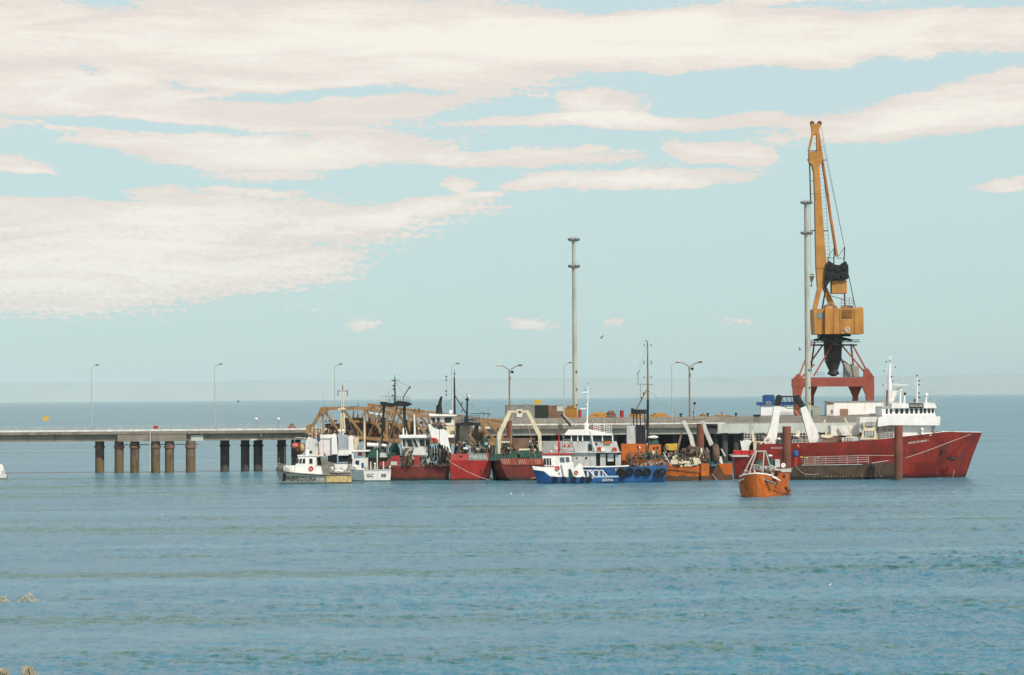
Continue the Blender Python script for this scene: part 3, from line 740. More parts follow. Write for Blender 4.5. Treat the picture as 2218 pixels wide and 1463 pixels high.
heap(1327, 1310, 1336, 888, 904, netb, 4, 'brown net heap against the right end of the ochre one')
heap(1425, 1404, 1450, 894, 906, neto, 5, 'ochre net heap right of the orange trawler mast')
heap(1378, 1362, 1394, 890, 904, neto, 15, 'ochre net heap behind the black gallows of the orange trawler')
heap(1522, 1514, 1530, 895, 908, neto, 6, 'small ochre net heap just right of the rusty double lamp')
heap(1563, 1543, 1586, 898, 908, neto, 7, 'low ochre net heap above the left end of the pale platform')
heap(1580, 1571, 1590, 901, 910, neto, 17, 'bright round ochre net heap above the pale platform')
q = deck('mooring_post', 'ochre post among the net heaps above the pale platform', 'post', 1564)
q.part('shaft', ochre, smooth=True).tube((1564, qy(1564)), (1564, 893), 1.5, 1.2, 10).done(); q.part('head', ochre, smooth=True).ball((1564, 892.5), 2.2, 1.3).done()
for x, y, lab in ((1418, 897, 'dark bollard behind the ochre net heap by the trawler mast'), (1475, 904, 'dark bollard left of the rusty double lamp base'), (1533, 905, 'dark bollard between two small ochre net heaps'), (1594, 906, 'dark bollard standing alone over the pale platform')):
    y = qy(x)
    q = deck('bollard', lab, 'bollard', x, None, 'bollards on the wharf')
    q.part('stem', black, smooth=True).tube((x, y), (x, y - 6), 2.0, 1.6, 10).done(); q.part('head', black, smooth=True).ball((x, y - 6.4), 3.4, 1.8).done()
q = deck('winch_box', 'grey winch housing with dark lid on the platform near the blue ship', 'winch', 1640, 917.6, Y=716)
bd = q.part('housing', mk('winch_grey', (0.19, 0.17, 0.14), 0.7, 0.3, 0.8)).box(1634, 902, 1646, 917.6, 0, 12).done(); q.part('lid', black, bd).box(1632.5, 898.5, 1647.5, 902.2, -1, 13).done()
q = deck('cargo_container', 'grey-green container at the foot of the tower by the crane', 'container', 1766, None, 'containers on the wharf')
bd = q.part('shell', mk('grey_green_paint', (0.33, 0.36, 0.27), 0.7, 0.15, 0.5, (0.2, 0.16, 0.1), 0.4)).box(1757, 880, 1775, qy(1766), 0, 16).done()
q.part('panel', bluep, bd).box(1753.5, 888, 1760, 900, -1.2, 0.1, 0.8).done(); q.part('top_rail', galv, bd).box(1756.4, 879.2, 1775.6, 881, -.8, 17).done()

# ---- white shed
sh = T('white_shed', 'white flat-roofed shed on the wharf left of the ship bridge', 'shed', 1850, qy(1850, 768), 768)
wl_ = sh.part('wall', white).box(1806, 871, 1914, qy(1860, 768), 0, 60).done()
sh.part('end_wall', white2).prism([(1791, 873), (1806, 871.6), (1806, qy(1806, 768)), (1791, qy(1791, 768))], 1, 50).done()  # left end in a duller white: its shade is put into the colour
sh.part('roof', grey).box(1790, 869, 1916, 871.2, -1.5, 62).done()
sh.part('fascia', brownm).box(1789, 870.6, 1806, 875, -1, 1).done()
sh.part('window', mk('brown_shutter', (0.29, 0.17, 0.105), 0.7, 0.2, 0.6), wl_).box(1819.5, 886, 1837, 902, -0.8, 0.5).done()
sh.part('awning', grey, wl_).box(1886, 895.5, 1903, 898, -5, 0).done()
sh.part('pipe', grey, wl_).tube((1838, 899.5, -0.8), (1908, 897.2, -0.8), 0.5).done()

# ================================================================= CRANE (Y = 772)
c = T('harbour_crane', 'tall orange jib crane on a red four-legged portal on the wharf', 'crane', 1805, qy(1805, 790), 790)
A0 = qy(1805, 790)
LEG = [(1716, 1743, 1724, 1737, -52), (1752, 1772, 1756, 1763, 52), (1838, 1868, 1848, 1859, 62), (1868, 1894, 1877, 1893.5, -40)]
for x0, x1, b0, b1, d in LEG:
    c.part('leg', craner).prism([(x0, 836), (x1, 836), (b1, 858), (b1, A0), (b0, A0), (b0, 858)] if x0 != 1716 else [(1716, 822), (1744, 822), (1735, 862), (1733, A0), (1721, A0), (1719, 862)], d - 8, d + 8).done()
    c.part('bogie', black).box((b0 + b1) / 2 - 9, A0 - 6, (b0 + b1) / 2 + 9, A0 + 0.4, d - 6, d + 6).done()
def arch(xa, xb, y0, y1, h): return [(xa, y0), (xb, y0), (xb, y1 + h), (xb - 7, y1 + h * .35), (xb - 16, y1), (xa + 16, y1), (xa + 7, y1 + h * .35), (xa, y1 + h)]
c.part('portal_beam', craner).prism([(1752, 819), (1893.5, 817.5), (1893.5, 837), (1868, 837.4), (1756, 838)], -46, -30).done()
c.part('portal_beam', craner).prism(arch(1757, 1862, 820, 836, 9), 50, 66).done()
c.part('portal_beam', craner).prism([(1728, 821), (1748, 819), (1760, 822), (1760, 836), (1746, 838), (1740, 840), (1728, 838)], -44, 52).done()
c.part('portal_beam', craner).prism([(1852, 818), (1893, 817), (1893, 836), (1858, 836)], -30, 60).done()
c.part('portal_deck', grey).box(1756, 817, 1884, 819, -28, 50).done()
for a, b in (((1728, 822, -46), (1758, 744, -22)), ((1734, 821, -46), (1763, 790, -20)), ((1754, 816, 50), (1764, 742, 26)), ((1763, 814, -38), (1802, 748, -26)), ((1755, 786, 20), (1782, 748, 20)),
             ((1884, 816, -38), (1846, 746, -22)), ((1874, 808, -36), (1823, 748, -24)), ((1849, 800, 50), (1843, 746, 24)), ((1826, 782, 40), (1838, 790, 40)), ((1836, 816, 52), (1816, 760, 20))):
    c.part('strut', craner).beam(a, b, 3.3).done()
c.part('strut_foot', craner).prism([(1871, 818), (1894, 817.4), (1880, 798), (1872, 800)], -45, -32).done()
c.part('portal_corner', craner).prism([(1716, 821), (1752, 819), (1752, 838), (1740, 840), (1716, 838)], -61, -43.4).done()
c.part('strut_foot', craner).prism([(1717, 822), (1735, 819), (1735, 813), (1729, 810)], -52, -40).done()
pk = c.part('ring_platform', black, smooth=True).tube((1807, 749), (1807, 746.6), 50, None, 24).done()
c.part('platform_rail', black, pk).ring((1807, 741, 0), 55, .5, 'z', 28, 4).ring((1807, 737, 0), 55, .4, 'z', 28, 4).done()
hb = c.part('head_beam', black)
for a in range(8):
    t_ = a * math.pi / 4 + .2; hb.beam((1804 + 14 * math.cos(t_), 731, 14 * math.sin(t_)), (1804 + 42 * math.cos(t_), 737.5, 42 * math.sin(t_)), 4.5)
hb.done()
cp = mk('crane_column_dark', (0.032, 0.034, 0.032), 0.6, 0.35, 0.4, (0.075, 0.045, 0.03), 0.4)
c.part('column', cp, smooth=True).tube((1804, 723), (1804, 748), 22, 20, 20).tube((1804, 748), (1804, 780), 20, 18.5, 20).tube((1804, 780), (1805, 803), 18.5, 9.5, 20).done()
c.part('pivot_bearing', black, smooth=True).tube((1805, 803), (1805, 811), 9.5, 14, 16).tube((1805, 811), (1805, 815.5), 12, 4, 16).done()
for xx in (1775, 1832): c.part('column_rail', bluep).rail([(xx - 10, 816, -20), (xx + 10, 816, -20)], 9, 3, .4, 2).done()
mb_ = c.part('machinery_cabin', mk('cabin_grey', (0.34, 0.33, 0.28), 0.7, 0.12, 0.4, (0.2, 0.15, 0.1), 0.4)).box(1830, 789, 1846, 816.6, -10, 24, 1).nxt().box(1846.2, 792, 1861, 816.6, -6, 24, 1).done()
hs = c.part('machine_house', orange).prism([(1762, 669.5), (1787, 669), (1787, 724), (1765, 724)], -25, 52).nxt().prism([(1787.2, 668), (1864, 667.5), (1870, 671), (1871.5, 723), (1787.2, 724)], -34, 52).done()
c.part('roof_ridge', orange, hs, smooth=True).tube((1789, 670, -20), (1803, 670, -20), 6, None, 14).nxt().tube((1856, 671, -20), (1869, 671, -20), 5.5, None, 14).done()
c.part('window', mk('cab_glass', (0.16, 0.23, 0.28), 0.15, 0.1, 0.5, spec=0.6), hs).box(1771, 678, 1783, 690, -26, -24.5).done()
c.part('louvre', mk('shaded_louvre', (0.16, 0.085, 0.03), 0.7), hs).box(1824, 671, 1846, 689, -35, -33.4).done()
for y in (674, 678, 682, 686): c.part('louvre_slat', orange, hs).box(1824.5, y, 1845.5, y + 1.3, -36.4, -35.2).done()
c.part('door', orange, hs).box(1825, 695, 1845, 716, -35.4, -34.2).done()
for x in (1806, 1820, 1851): c.part('panel_rib', mk('dark_orange_paint', (0.34, 0.155, 0.03), 0.6), hs).box(x - .7, 671, x + .7, 722, -35.2, -33.8).done()
em = c.part('maker_emblem', lettw, hs, smooth=True).ring((1836, 715.5, -35.8), 4.6, 1.2, 'd', 20, 5).done()
c.part('emblem_disc', greyw, em, smooth=True).tube((1836, 715.5, -35.4), (1836, 715.5, -36.2), 2.2, None, 14).done()
c.part('under_house', black).box(1776, 724.2, 1824, 731, -22, 30).nxt().box(1826, 724.2, 1843, 729, -14, 10).done()
c.part('roof_rail', rustp).rail([(1822, 668, -30), (1848, 668, -30), (1848, 668, 20)], 22, 3, .6, 4).done()
c.part('roof_gear', brownm).lump(1782, 1815, 655, 670, -25, 15, 2, 9, 5, .5).nxt().lump(1818, 1850, 660, 669, -15, 15, 12, 9, 5, .5).done()
# jib
bm_ = c.part('jib', orange).prism([(1768.5, 582), (1791.5, 580), (1786, 520), (1783.5, 480), (1777.5, 400), (1775, 362), (1782, 345), (1782.5, 331), (1775, 327), (1753, 330), (1753.5, 352), (1760, 358), (1763.5, 372), (1765.5, 420), (1766.5, 480), (1767.5, 530)], -14, 14)
bm_.prism([(1768.5, 582.2), (1791, 580.2), (1787, 616), (1782, 622), (1771.5, 622)], -13, 13).done()
jm = c.part('jib_foot', orange)
jm.prism([(1771, 622), (1782, 622), (1770, 669), (1760.5, 669)], -16, -4).nxt().prism([(1781, 621), (1791, 622), (1812, 669), (1799, 669)], 0, 14).done()
c.part('jib_side_rail', brownm).path([(1752.5, 328, 0), (1753.5, 352, 0), (1756, 440, 0)], 1.5, 6).done()
for y in (392, 420): c.part('jib_rung', brownm).tube((1755, y, 0), (1766, y + 1, 0), .6).done()
c.part('luffing_strut', mk('strut_orange', (0.42, 0.16, 0.045), 0.6, 0.2, 0.15, (0.17, 0.05, 0.045), 0.75), smooth=True).path([(1772, 288, 4), (1780, 340, 4), (1788.5, 395, 4), (1799, 470, 4), (1812.5, 556, 4)], 3.4, 10).done()
hd = c.part('jib_head', orange).prism([(1757, 268), (1777.5, 268), (1773.5, 290), (1774.5, 326), (1769.5, 326), (1769, 292), (1762.5, 292), (1753.8, 329), (1751, 327), (1759.5, 288)], -9, 9).done()
for x in (1759, 1775): c.part('sheave', rustp, hd, smooth=True).tube((x, 267.5, -8), (x, 267.5, 8), 5.2, None, 16).done()
c.part('head_grid', galv, hd).path([(1763, 300, 0), (1769, 300, 0)], .5).path([(1760, 312, 0), (1770, 312, 0)], .5).done()
for yy, xa, xb in ((327, 1754, 1773), (347, 1748, 1790), (500, 1755, 1794)): c.part('walkway', brownm).tube((xa, yy, -6), (xb, yy, -6), 1.3, None, 5).done()
ld = c.part('ladder', brownm)
for i in range(26):
    y = 362 + i * 8.2; ld.tube((1776 + i * .55, y, 12), (1783 + i * .62, y, 12), .45, None, 4)
ld.tube((1783, 360, 12), (1799, 575, 12), .45, None, 4).done()
# black A-frame with luffing gear and counterweight
c.part('gear_housing', black).prism([(1789, 572), (1797, 566), (1808, 573), (1820, 575), (1828, 568), (1833, 566), (1838, 582), (1838, 604), (1830, 607.5), (1800, 607), (1790, 622), (1786, 612)], -20, 22).done()
gg = c.part('gear_drum', black, smooth=True)
for x, y in ((1800, 578), (1816, 582), (1831, 578), (1796, 596), (1813, 598), (1828, 596)): gg.tube((x, y, -24), (x, y, 20), 7, None, 12)
gg.done()
for a, b in (((1807, 536, -6), (1806, 572, -6)), ((1829.5, 535, 6), (1828, 572, 6)), ((1807, 537, -6), (1793, 558, -6)), ((1829, 536, 6), (1813, 560, 6)), ((1793, 558, -6), (1806, 559, -6)), ((1813, 560, 6), (1828, 560, 6)), ((1793, 558, -6), (1795, 572, -6))):
    c.part('aframe_spar', black).beam(a, b, 2.2 if abs(a[0] - b[0]) < 3 else 1.0).done()
for a, b, r in (((1791, 610, -14), (1781, 669, -14), 3.2), ((1838, 596, 0), (1853, 669, 0), 1.5), ((1829, 607, 6), (1830, 669, 6), 2.8), ((1796, 640, 6), (1830, 650, 6), 1.2)):
    c.part('aframe_leg', black).beam(a, b, r).done()
c.part('counterweight', orange).box(1802, 608, 1834.5, 636, -14, 20, 0.8).done()
for i, (a, b) in enumerate((((1780, 300, 0), (1829, 536, 6)), ((1754.5, 440, 0), (1757, 594, 0)), ((1777, 268, 2), (1829, 535, 8)))):
    c.part('hoist_cable', black).tube(a, b, .35, None, 5).done()
hk = c.part('hook_block', brownm, smooth=True).ball((1758.5, 599), 5.2, 6, 3.4).tube((1758.5, 603), (1757.5, 611), 4, 2, 10).done()
c.part('hook', black, hk).path([(1757.5, 610), (1757.5, 616), (1759.5, 619.5), (1756, 621), (1755, 618)], .9).done()
c.part('sheave_strap', cream, hk).box(1754, 596.5, 1763, 598.5, -3.8, -3.2).done()

# ================================================================= BLUE AND WHITE SHIP on the far side
bs = T('coaster_ship', 'white ship with blue funnel moored on the far side of the wharf', 'ship', 1690, 984, 850)
hl = bs.part('hull', bluep, smooth=True).hull([(1632, 912, 1640, 6, 5), (1648, 911, 1652, 14, 13), (1700, 910, 1700, 18, 18), (1760, 909, 1756, 14, 13), (1790, 907, 1775, 3, 3)], 60).done()
bs.part('deckhouse', white).box(1648, 878.5, 1719, 908.5, 45, 75).done()
bs.part('bridge_deck', bluep).box(1641, 871, 1729, 878.3, 42, 78).done()
fn = bs.part('funnel', bluep).box(1653, 857, 1678, 870.9, 50, 72, 1.5).done()
bs.part('funnel_top', black, fn).box(1655, 855.6, 1676, 857, 52, 70).done()
bs.part('ladder', railm).rail([(1659, 878, 41.5), (1670, 878, 41.5)], 8, 3, .5, 4).done()
bs.part('railing', railm).rail([(1690, 899, 43), (1718, 899, 43)], 7, 5, .35, 3).done()
# ================================================================= BOATS
hull_red = mk('red_hull', (0.225, 0.024, 0.017), 0.5, 0.28, 0.3, (0.085, 0.030, 0.024), 0.8, boot=((0.075, 0.018, 0.016), 0.75, 1.3))
hull_dred = mk('dark_red_hull', (0.17, 0.03, 0.025), 0.55, 0.3, 0.4, (0.06, 0.03, 0.025), 0.7, boot=((0.03, 0.026, 0.022), 0.7, 1.2))
hull_bred = mk('bright_red_hull', (0.36, 0.024, 0.022), 0.5, 0.25, 0.35, (0.12, 0.035, 0.025), 0.6, boot=((0.06, 0.028, 0.022), 0.45, 0.9))
hull_orange = mk('orange_hull', (0.50, 0.115, 0.012), 0.55, 0.25, 0.4, (0.16, 0.06, 0.025), 0.65, boot=((0.085, 0.055, 0.032), 1.05, 0.9))
hull_blue = mk('blue_hull', (0.022, 0.10, 0.27), 0.5, 0.25, 0.5, (0.02, 0.04, 0.07), 0.5, boot=((0.012, 0.05, 0.12), 0.25, 0.5))
hull_grey = mk('stained_grey_hull', (0.42, 0.45, 0.40), 0.55, 0.2, 0.6, (0.24, 0.20, 0.15), 0.6, boot=((0.10, 0.09, 0.08), 0.12, 0.3))
hull_white = mk('white_hull', (0.72, 0.71, 0.66), 0.5, 0.1, 0.6, (0.4, 0.3, 0.2), 0.3, boot=((0.03, 0.035, 0.05), 0.2, 0.1))
stainy = mk('ochre_stained_hull', (0.56, 0.43, 0.20), 0.6, 0.3, 1.2, (0.25, 0.12, 0.035), 0.9)
pinkw = mk('chalky_white_paint', (0.76, 0.70, 0.66), 0.55, 0.1, 0.5, (0.5, 0.42, 0.36), 0.3)
flagb = mk('flag_light_blue', (0.20, 0.42, 0.72), 0.8, 0.1, 1.0)
def lifebuoy(t, x, y, d, R=4.2, parent=None):
    t.part('lifebuoy', ringm, parent, smooth=True).ring((x, y, d), R * .72, R * .3).done()
def mast_lights(t, par, pts, r=1.4, d=0):
    for x, y in pts: t.part('navigation_light', black, par, smooth=True).ball((x, y, d), r, r * 1.1).done()

# ---------------------------------------------------------------- big red ship
R = T('red_trawler_ship', 'large red stern trawler with white bridge moored along the wharf at right', 'ship', 1850, 1037.6)
hb = 58
H = R.part('hull', hull_red, smooth=True).hull([
    (1590, 987, 1596, 40, 30), (1643, 986, 1643, 54, 46), (1644.5, 963, 1644.5, 54, 46), (1700, 961.5, 1700, hb, 52), (1800, 959, 1800, hb, 54),
    (1880, 954.5, 1880, hb, 52), (1950, 946.5, 1945, 56, 44), (2000, 941.5, 1990, 50, 32), (2045, 935.8, 2030, 40, 20), (2060, 935.2, 2042, 35, 16),
    (2095, 936.6, 2066, 20, 8), (2127, 937.2, 2088, 2.0, 1.5)], 60, 7, 0.5).done()
R.part('bulwark_cap', white, H).path([(1900, 952.4, 4), (1950, 946.0, 4), (2000, 941.0, 10), (2045, 935.3, 20), (2095, 936.1, 40), (2126, 936.7, 58)], 0.7, 5).done()
R.part('name_lettering', lettw, H).text('NDALOK MARI I', 1990.5, 957.5, 4.3, 0, 1.02, H, 0, 0.135, 0.012).done()
R.part('stern_lettering', lettw, H).text('RAWSON', 1684, 971, 4, 0, 1.1, H).done()
for i in range(6): R.part('draft_mark', lettw, H).text('%d' % (12 - 2 * i), 2074.5 - i * .5, 1022 + i * 2.6, 2.0, 0, 1.3, H).done()
rustrun = mk('rust_runs', (0.10, 0.045, 0.028), 0.9, 0.3, 1.0); seamm = mk('plate_seam', (0.135, 0.018, 0.016), 0.6, 0.2, 1.0)
R.part('rust_streaks', rustrun, H).runs(H, 1655, 2090, 966, 1008, 46, 5, 6, 26).done('stuff')
R.part('plate_seams', seamm, H).seams(H, range(1668, 2080, 34), lambda x: 968 - max(0, x - 1850) * .10, lambda x: 1030, [(1650, 2100, 985, 979), (1650, 2085, 1008, 1005)]).done('stuff')
an = R.part('anchor', black, H)
an.tube((2060, 986, 18), (2061, 996, 20), 1.6).tube((2053, 990, 17), (2061, 998, 19), 2.0).tube((2069, 989, 24), (2061, 998, 20), 2.0).tube((2054, 994, 18), (2068, 994, 22), 2.4).done()
R.part('hawse_pocket', black, H, smooth=True).ball((2041, 977, 25), 3.2, 2.0, 4).done()
R.part('hawse_pocket', black, H, smooth=True).ball((1900, 983, 9), 5, 5.5, 3).done()
R.part('stem_fender', black, H, smooth=True).ball((2099, 993, 60), 3.2, 3.6, 4).done()
R.part('mooring_line', rope, H).path([(2104, 940.5, 38), (2060, 957, -20), (2010, 976, -70), (1962, 992.5, -105)], 0.55, 6).done()
# superstructure
hs = R.part('deckhouse', white).prism([(1936, 922), (2017, 922), (2017, 944), (1936, 952)], 14, 106).done()
R.part('recess_wall', white2, hs).prism([(1903, 923), (1935.6, 923), (1935.6, 952), (1903, 955)], 34, 100).done()
for x in (1915, 1926): R.part('porthole', glass, hs, smooth=True).tube((x, 931, 33.2), (x, 931, 34.5), 1.6, None, 12).done()
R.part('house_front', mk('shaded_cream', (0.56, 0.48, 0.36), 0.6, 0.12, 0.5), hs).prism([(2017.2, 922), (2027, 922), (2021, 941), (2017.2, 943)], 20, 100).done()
bw = R.part('bridge_wing_bulwark', white).prism([(1903, 905), (1912, 902), (1922, 898.8), (2027, 898.2), (2027.2, 902.4), (2037, 902.6), (2036, 922), (1990, 921.8), (1930, 921.4), (1901, 924.4)], 2, 118).done()
br = R.part('bridge', white).prism([(1909, 883.5), (2025, 882.5), (2025, 899), (1911, 901)], 8, 112).done()
for i, (x, wd) in enumerate(((1921, 4.4), (1930, 4.4), (1942.5, 6.8), (1953.5, 6.8), (1964.5, 6.8), (1975, 6.4), (1985, 6.4), (1995, 6.2), (2003.5, 5.6), (2012.5, 5.2), (2020.5, 4.6))):
    y = 891.6 - (i > 1) * 0.3 - i * .1
    R.part('window', glass, br).box(x - wd / 2, y - 5.6, x + wd / 2, y + 5.6, 7.2, 9, 1.2).done()
R.part('visor', white, br).prism([(1933, 875), (1968, 875), (1969, 884.6), (1930, 885)], 2, 60, [(1933, 873), (1968, 873), (1969, 883), (1930, 883)]).nxt().prism([(2001, 874.4), (2025, 874.2), (2029.5, 884.4), (2000.5, 884.6)], 2, 110, [(2001, 872.4), (2025, 872.4), (2029.5, 882.6), (2000.5, 882.6)]).done()
nb = R.part('name_board', black, br).prism([(1969.4, 874.2), (2000, 873.8), (2000, 883.8), (1969.8, 884.2)], 3.4, 6).done()
R.part('board_lettering', lettw, nb).text('NDALOK', 1985, 879.2, 4.8, 0, 1.0, None, 3.3, 0.0, 0.02).done()
R.part('bridge_roof', greyw, br).box(1910, 880.6, 2026, 883, 6, 114).done()
R.part('roof_railing', railm).rail([(1910, 880, 8), (1966, 877, 8), (2026, 874, 8)], 9, 8, .42, 3).rail([(2026, 874, 8), (2027, 873, 100)], 9, 3, .4, 3).done()
mm = R.part('main_mast', white, smooth=True).tube((1929, 882, 60), (1926.5, 822, 60), 6, 4.2, 12).tube((1926.5, 822, 60), (1927.5, 776, 60), 3.6, 1.2, 10).done()
R.part('crosstree', white, mm).tube((1914, 802, 60), (1936, 800, 60), .7).tube((1920, 792, 60), (1938, 793, 60), .6).tube((1912, 835, 60), (1944, 832, 60), .6).tube((1921, 775, 60), (1933, 774.5, 60), 1.0).done()
R.part('radar_scanner', white, mm).box(1938, 833.2, 1966, 835.2, 46, 50).done()
R.part('radar_bracket', white2, mm).prism([(1930, 846), (1952, 838), (1954, 842), (1942, 850), (1940, 866), (1930, 872)], 54, 62).done()
mast_lights(R, mm, [(1928, 782), (1920, 784), (1939, 795), (1915, 803), (1931, 816), (1934, 826), (1913, 834)], 1.5, 57)
R.part('mast_stay', railm, mm).tube((1930, 815, 60), (1986, 852, 60), .3).tube((1926, 800, 60), (1912, 872, 40), .3).done()
R.part('exhaust_pipe', brownm, smooth=True).tube((1921, 880, 40), (1921.5, 845, 40), 2.4, 2.0, 10).done()
sm = R.part('signal_mast', white, smooth=True).tube((1986.5, 876, 50), (1986.5, 816, 50), 2.0, 1.0, 10).done()
R.part('crosstree', white, sm).tube((1980, 832, 50), (1996, 831, 50), .6).done()
mast_lights(R, sm, [(1986.5, 814), (1990.5, 825), (1990.5, 833), (1990.5, 852), (1990.5, 861)], 1.8, 48)
for x, y, r, mt in ((1960, 853.5, 3.2, black), (2007, 855.5, 4.0, white), (1951, 845, 2.6, white)):
    d_ = R.part('dome_pedestal', white, smooth=True).tube((x - 1.5, 876, 40), (x - .5, y + 2, 40), 2.6, 1.4, 10).done()
    R.part('satellite_dome', mt, d_, smooth=True).ball((x, y, 40), r).done()
R.part('searchlight', black, smooth=True).ball((1981, 868, 12), 3, 3.4).tube((1981, 870, 12), (1981, 877, 12), 1).done()
R.part('aerial', railm).tube((2014, 874, 60), (2014, 845, 60), .5).nxt().tube((1990, 874, 70), (1990, 852, 70), .3).nxt().tube((2022, 874, 60), (2018, 858, 60), .4).done()
R.part('bow_light', white, smooth=True).ball((2043, 935.5, 34), 2.6, 1.5).done()
R.part('capstan', white, smooth=True).ball((1997, 931, 6), 4, 4.5, 5).tube((1997, 931, 6), (1997, 940, 6), 3, None, 10).done()
# midships
for y0, y1, xa, xb in ((915.5, 924.8, 1874.5, 1894), (934, 946.8, 1872, 1893.5)):
    gp = R.part('louvre', mk('louvre_dark', (0.13, 0.13, 0.11), 0.7)).box(xa, y0, xb, y1, 9, 14).done()
    for j in range(6): R.part('louvre_blade', greyw, gp).box(xa + 1.4 + j * 3.1, y0 + 1.2, xa + 3.4 + j * 3.1, y1 - 1.2, 8, 9.2).done()
R.part('winch_house', white2).box(1862, 904, 1900, 932.6, 16, 70).done()
R.part('cream_frame', cream).prism([(1864, 953), (1871, 926), (1866, 916), (1872, 914), (1878, 927), (1889, 927), (1895, 914), (1901, 916), (1897, 927), (1900, 952)], 10, 15).done()
R.part('hatch_house', white2).box(1800, 922, 1862, 944, 40, 96).done()
for pts, nm in (([(1787, 909, 20), (1785, 916, 20), (1790, 941, 22)], 'knuckle_crane'), ([(1829, 905, 20), (1833, 912, 20), (1844, 945, 22)], 'knuckle_crane')):
    o_ = R.part(nm, cream).path(pts, 2.6, 4).done()
    x, y = pts[-1][:2]
    R.part('crane_base', cream, o_).prism([(x - 10, y + 1), (x + 12, y + 1), (x + 15, y + 6), (x + 4, y + 9), (x - 12, y + 6)], 12, 34).done()
R.part('net_bin', brownm).box(1780, 945, 1816, 959, 14, 60).done()
R.part('net_bin', rustp).box(1817, 947, 1824, 959, 12, 40).done()
gd = R.part('gangway_panel', white2).box(1824, 948, 1859, 958.6, 6, 8).done()
for x, mt in ((1829, rustp), (1836, black), (1842, black)):
    for y in (950, 954.6): R.part('signal_panel', mt, gd).box(x - 1.4, y - 1, x + 1.4, y + 2, 5.2, 6.2).done()
rr = R.part('deck_railing', white2)
for x0, x1, y0, y1 in ((1612, 1694, 939, 955), (1713, 1755, 938, 954)):
    for i in range(int((x1 - x0) / 6.4) + 1):
        x = x0 + i * 6.4; rr.tube((x, y0, 100), (x, y1 + 10, 100), .75, None, 4)
    for y in (y0, y0 + 5.5, y0 + 11): rr.tube((x0, y, 100), (x1, y, 100), .85, None, 4)
rr.rail([(1716, 962, 6), (1780, 960, 6)], 9, 8, .4, 3).rail([(1900, 952, 10), (1935, 948, 10)], 12, 4, .45, 3).rail([(1824, 959, 5), (1880, 954.5, 5)], 9, 7, .4, 3).done()
R.part('deck_gear', gearm).clutter(1650, 1700, 946, 962, 30, 60, 37, 310, 3.5).done('stuff')
R.part('deck_gear', black).clutter(1650, 1700, 946, 962, 30, 60, 18, 311, 3.5).done('stuff')
R.part('deck_gear', greyw).clutter(1650, 1700, 946, 962, 30, 60, 12, 312, 3.5).done('stuff')
R.part('deck_gear', brownm).clutter(1650, 1700, 946, 962, 30, 60, 22, 313, 3.5).done('stuff')
R.part('deck_gear', netg).clutter(1650, 1700, 946, 962, 30, 60, 11, 314, 3.5).done('stuff')
R.part('deck_gear', cream).clutter(1650, 1700, 946, 962, 30, 60, 7, 315, 3.5).done('stuff')
R.part('deck_gear', ringm).clutter(1650, 1700, 946, 962, 30, 60, 3, 316, 3.5).done('stuff')
R.part('deck_gear', gearm).clutter(1712, 1760, 947, 961, 30, 60, 36, 320, 3.1).done('stuff')
R.part('deck_gear', black).clutter(1712, 1760, 947, 961, 30, 60, 18, 321, 3.1).done('stuff')
R.part('deck_gear', greyw).clutter(1712, 1760, 947, 961, 30, 60, 12, 322, 3.1).done('stuff')
R.part('deck_gear', brownm).clutter(1712, 1760, 947, 961, 30, 60, 21, 323, 3.1).done('stuff')
R.part('deck_gear', netg).clutter(1712, 1760, 947, 961, 30, 60, 10, 324, 3.1).done('stuff')
R.part('deck_gear', cream).clutter(1712, 1760, 947, 961, 30, 60, 7, 325, 3.1).done('stuff')
R.part('deck_gear', ringm).clutter(1712, 1760, 947, 961, 30, 60, 3, 326, 3.1).done('stuff')
R.part('green_net', netg).lump(1683, 1694, 948, 962, 10, 40, 33, 6, 5, .4).nxt().lump(1713, 1728, 948, 962, 10, 40, 34, 6, 5, .4).done()
R.part('white_dome', white, smooth=True).ball((1687, 951, 8), 4, 3).nxt().ball((1727, 945, 20), 4, 3).done()
R.part('davit_post', cream).prism([(1721, 946), (1728, 930), (1734, 938), (1730, 947)], 24, 28).done()
# stern gantry
sg_ = R.part('stern_gantry', white, smooth=False)
sg_.prism([(1677, 880), (1690.5, 881), (1690, 890), (1681, 962), (1645, 963.5), (1662, 945), (1672, 912)], 34, 56)
sg_.nxt().prism([(1734, 884), (1745, 879.5), (1778, 948), (1777, 958), (1753, 959)], 34, 56).done()
gt = R.part('gantry_top', black).prism([(1683, 858), (1687, 855.5), (1693, 857), (1694, 866), (1690, 879.5), (1677.5, 879), (1680, 868)], 33, 57).prism([(1721, 858), (1731, 856), (1744.5, 879), (1734, 883.4), (1729, 876)], 33, 57)
gt.beam((1690, 859.5, 45), (1726, 859, 45), 3.2).beam((1690, 873, 45), (1730, 874, 45), 2.2)
for i in range(4): gt.beam((1694 + i * 9, 860, 45), (1698 + i * 9, 873, 45), 1.2)
gt.beam((1695, 878, 45), (1705, 885, 45), 1.6).beam((1705, 885, 45), (1736, 884.5, 45), 1.4).done()
R.part('gantry_stay', railm).tube((1722, 889, 40), (1741, 916, 40), .8).done()
R.part('gantry_rib', brownm).box(1719, 855, 1724.5, 892, 40, 48).done()
sp = R.part('stern_portal', white2).prism([(1603, 954), (1607, 957), (1613, 952.5), (1622, 953), (1630, 956), (1623, 964), (1621, 985.6), (1609, 985.6)], 20, 30).done()
R.part('portal_beam', cream, sp).path([(1612, 956, 25), (1655, 958, 25)], 2.0, 4).prism([(1632, 958), (1638.5, 958), (1638, 986), (1632.5, 986)], 22, 28).prism([(1627, 934), (1630, 931), (1637, 951), (1636, 957), (1630, 957)], 22, 28).done()
R.part('stern_deck', greyw).box(1586, 986, 1643, 990, 12, 100).done()
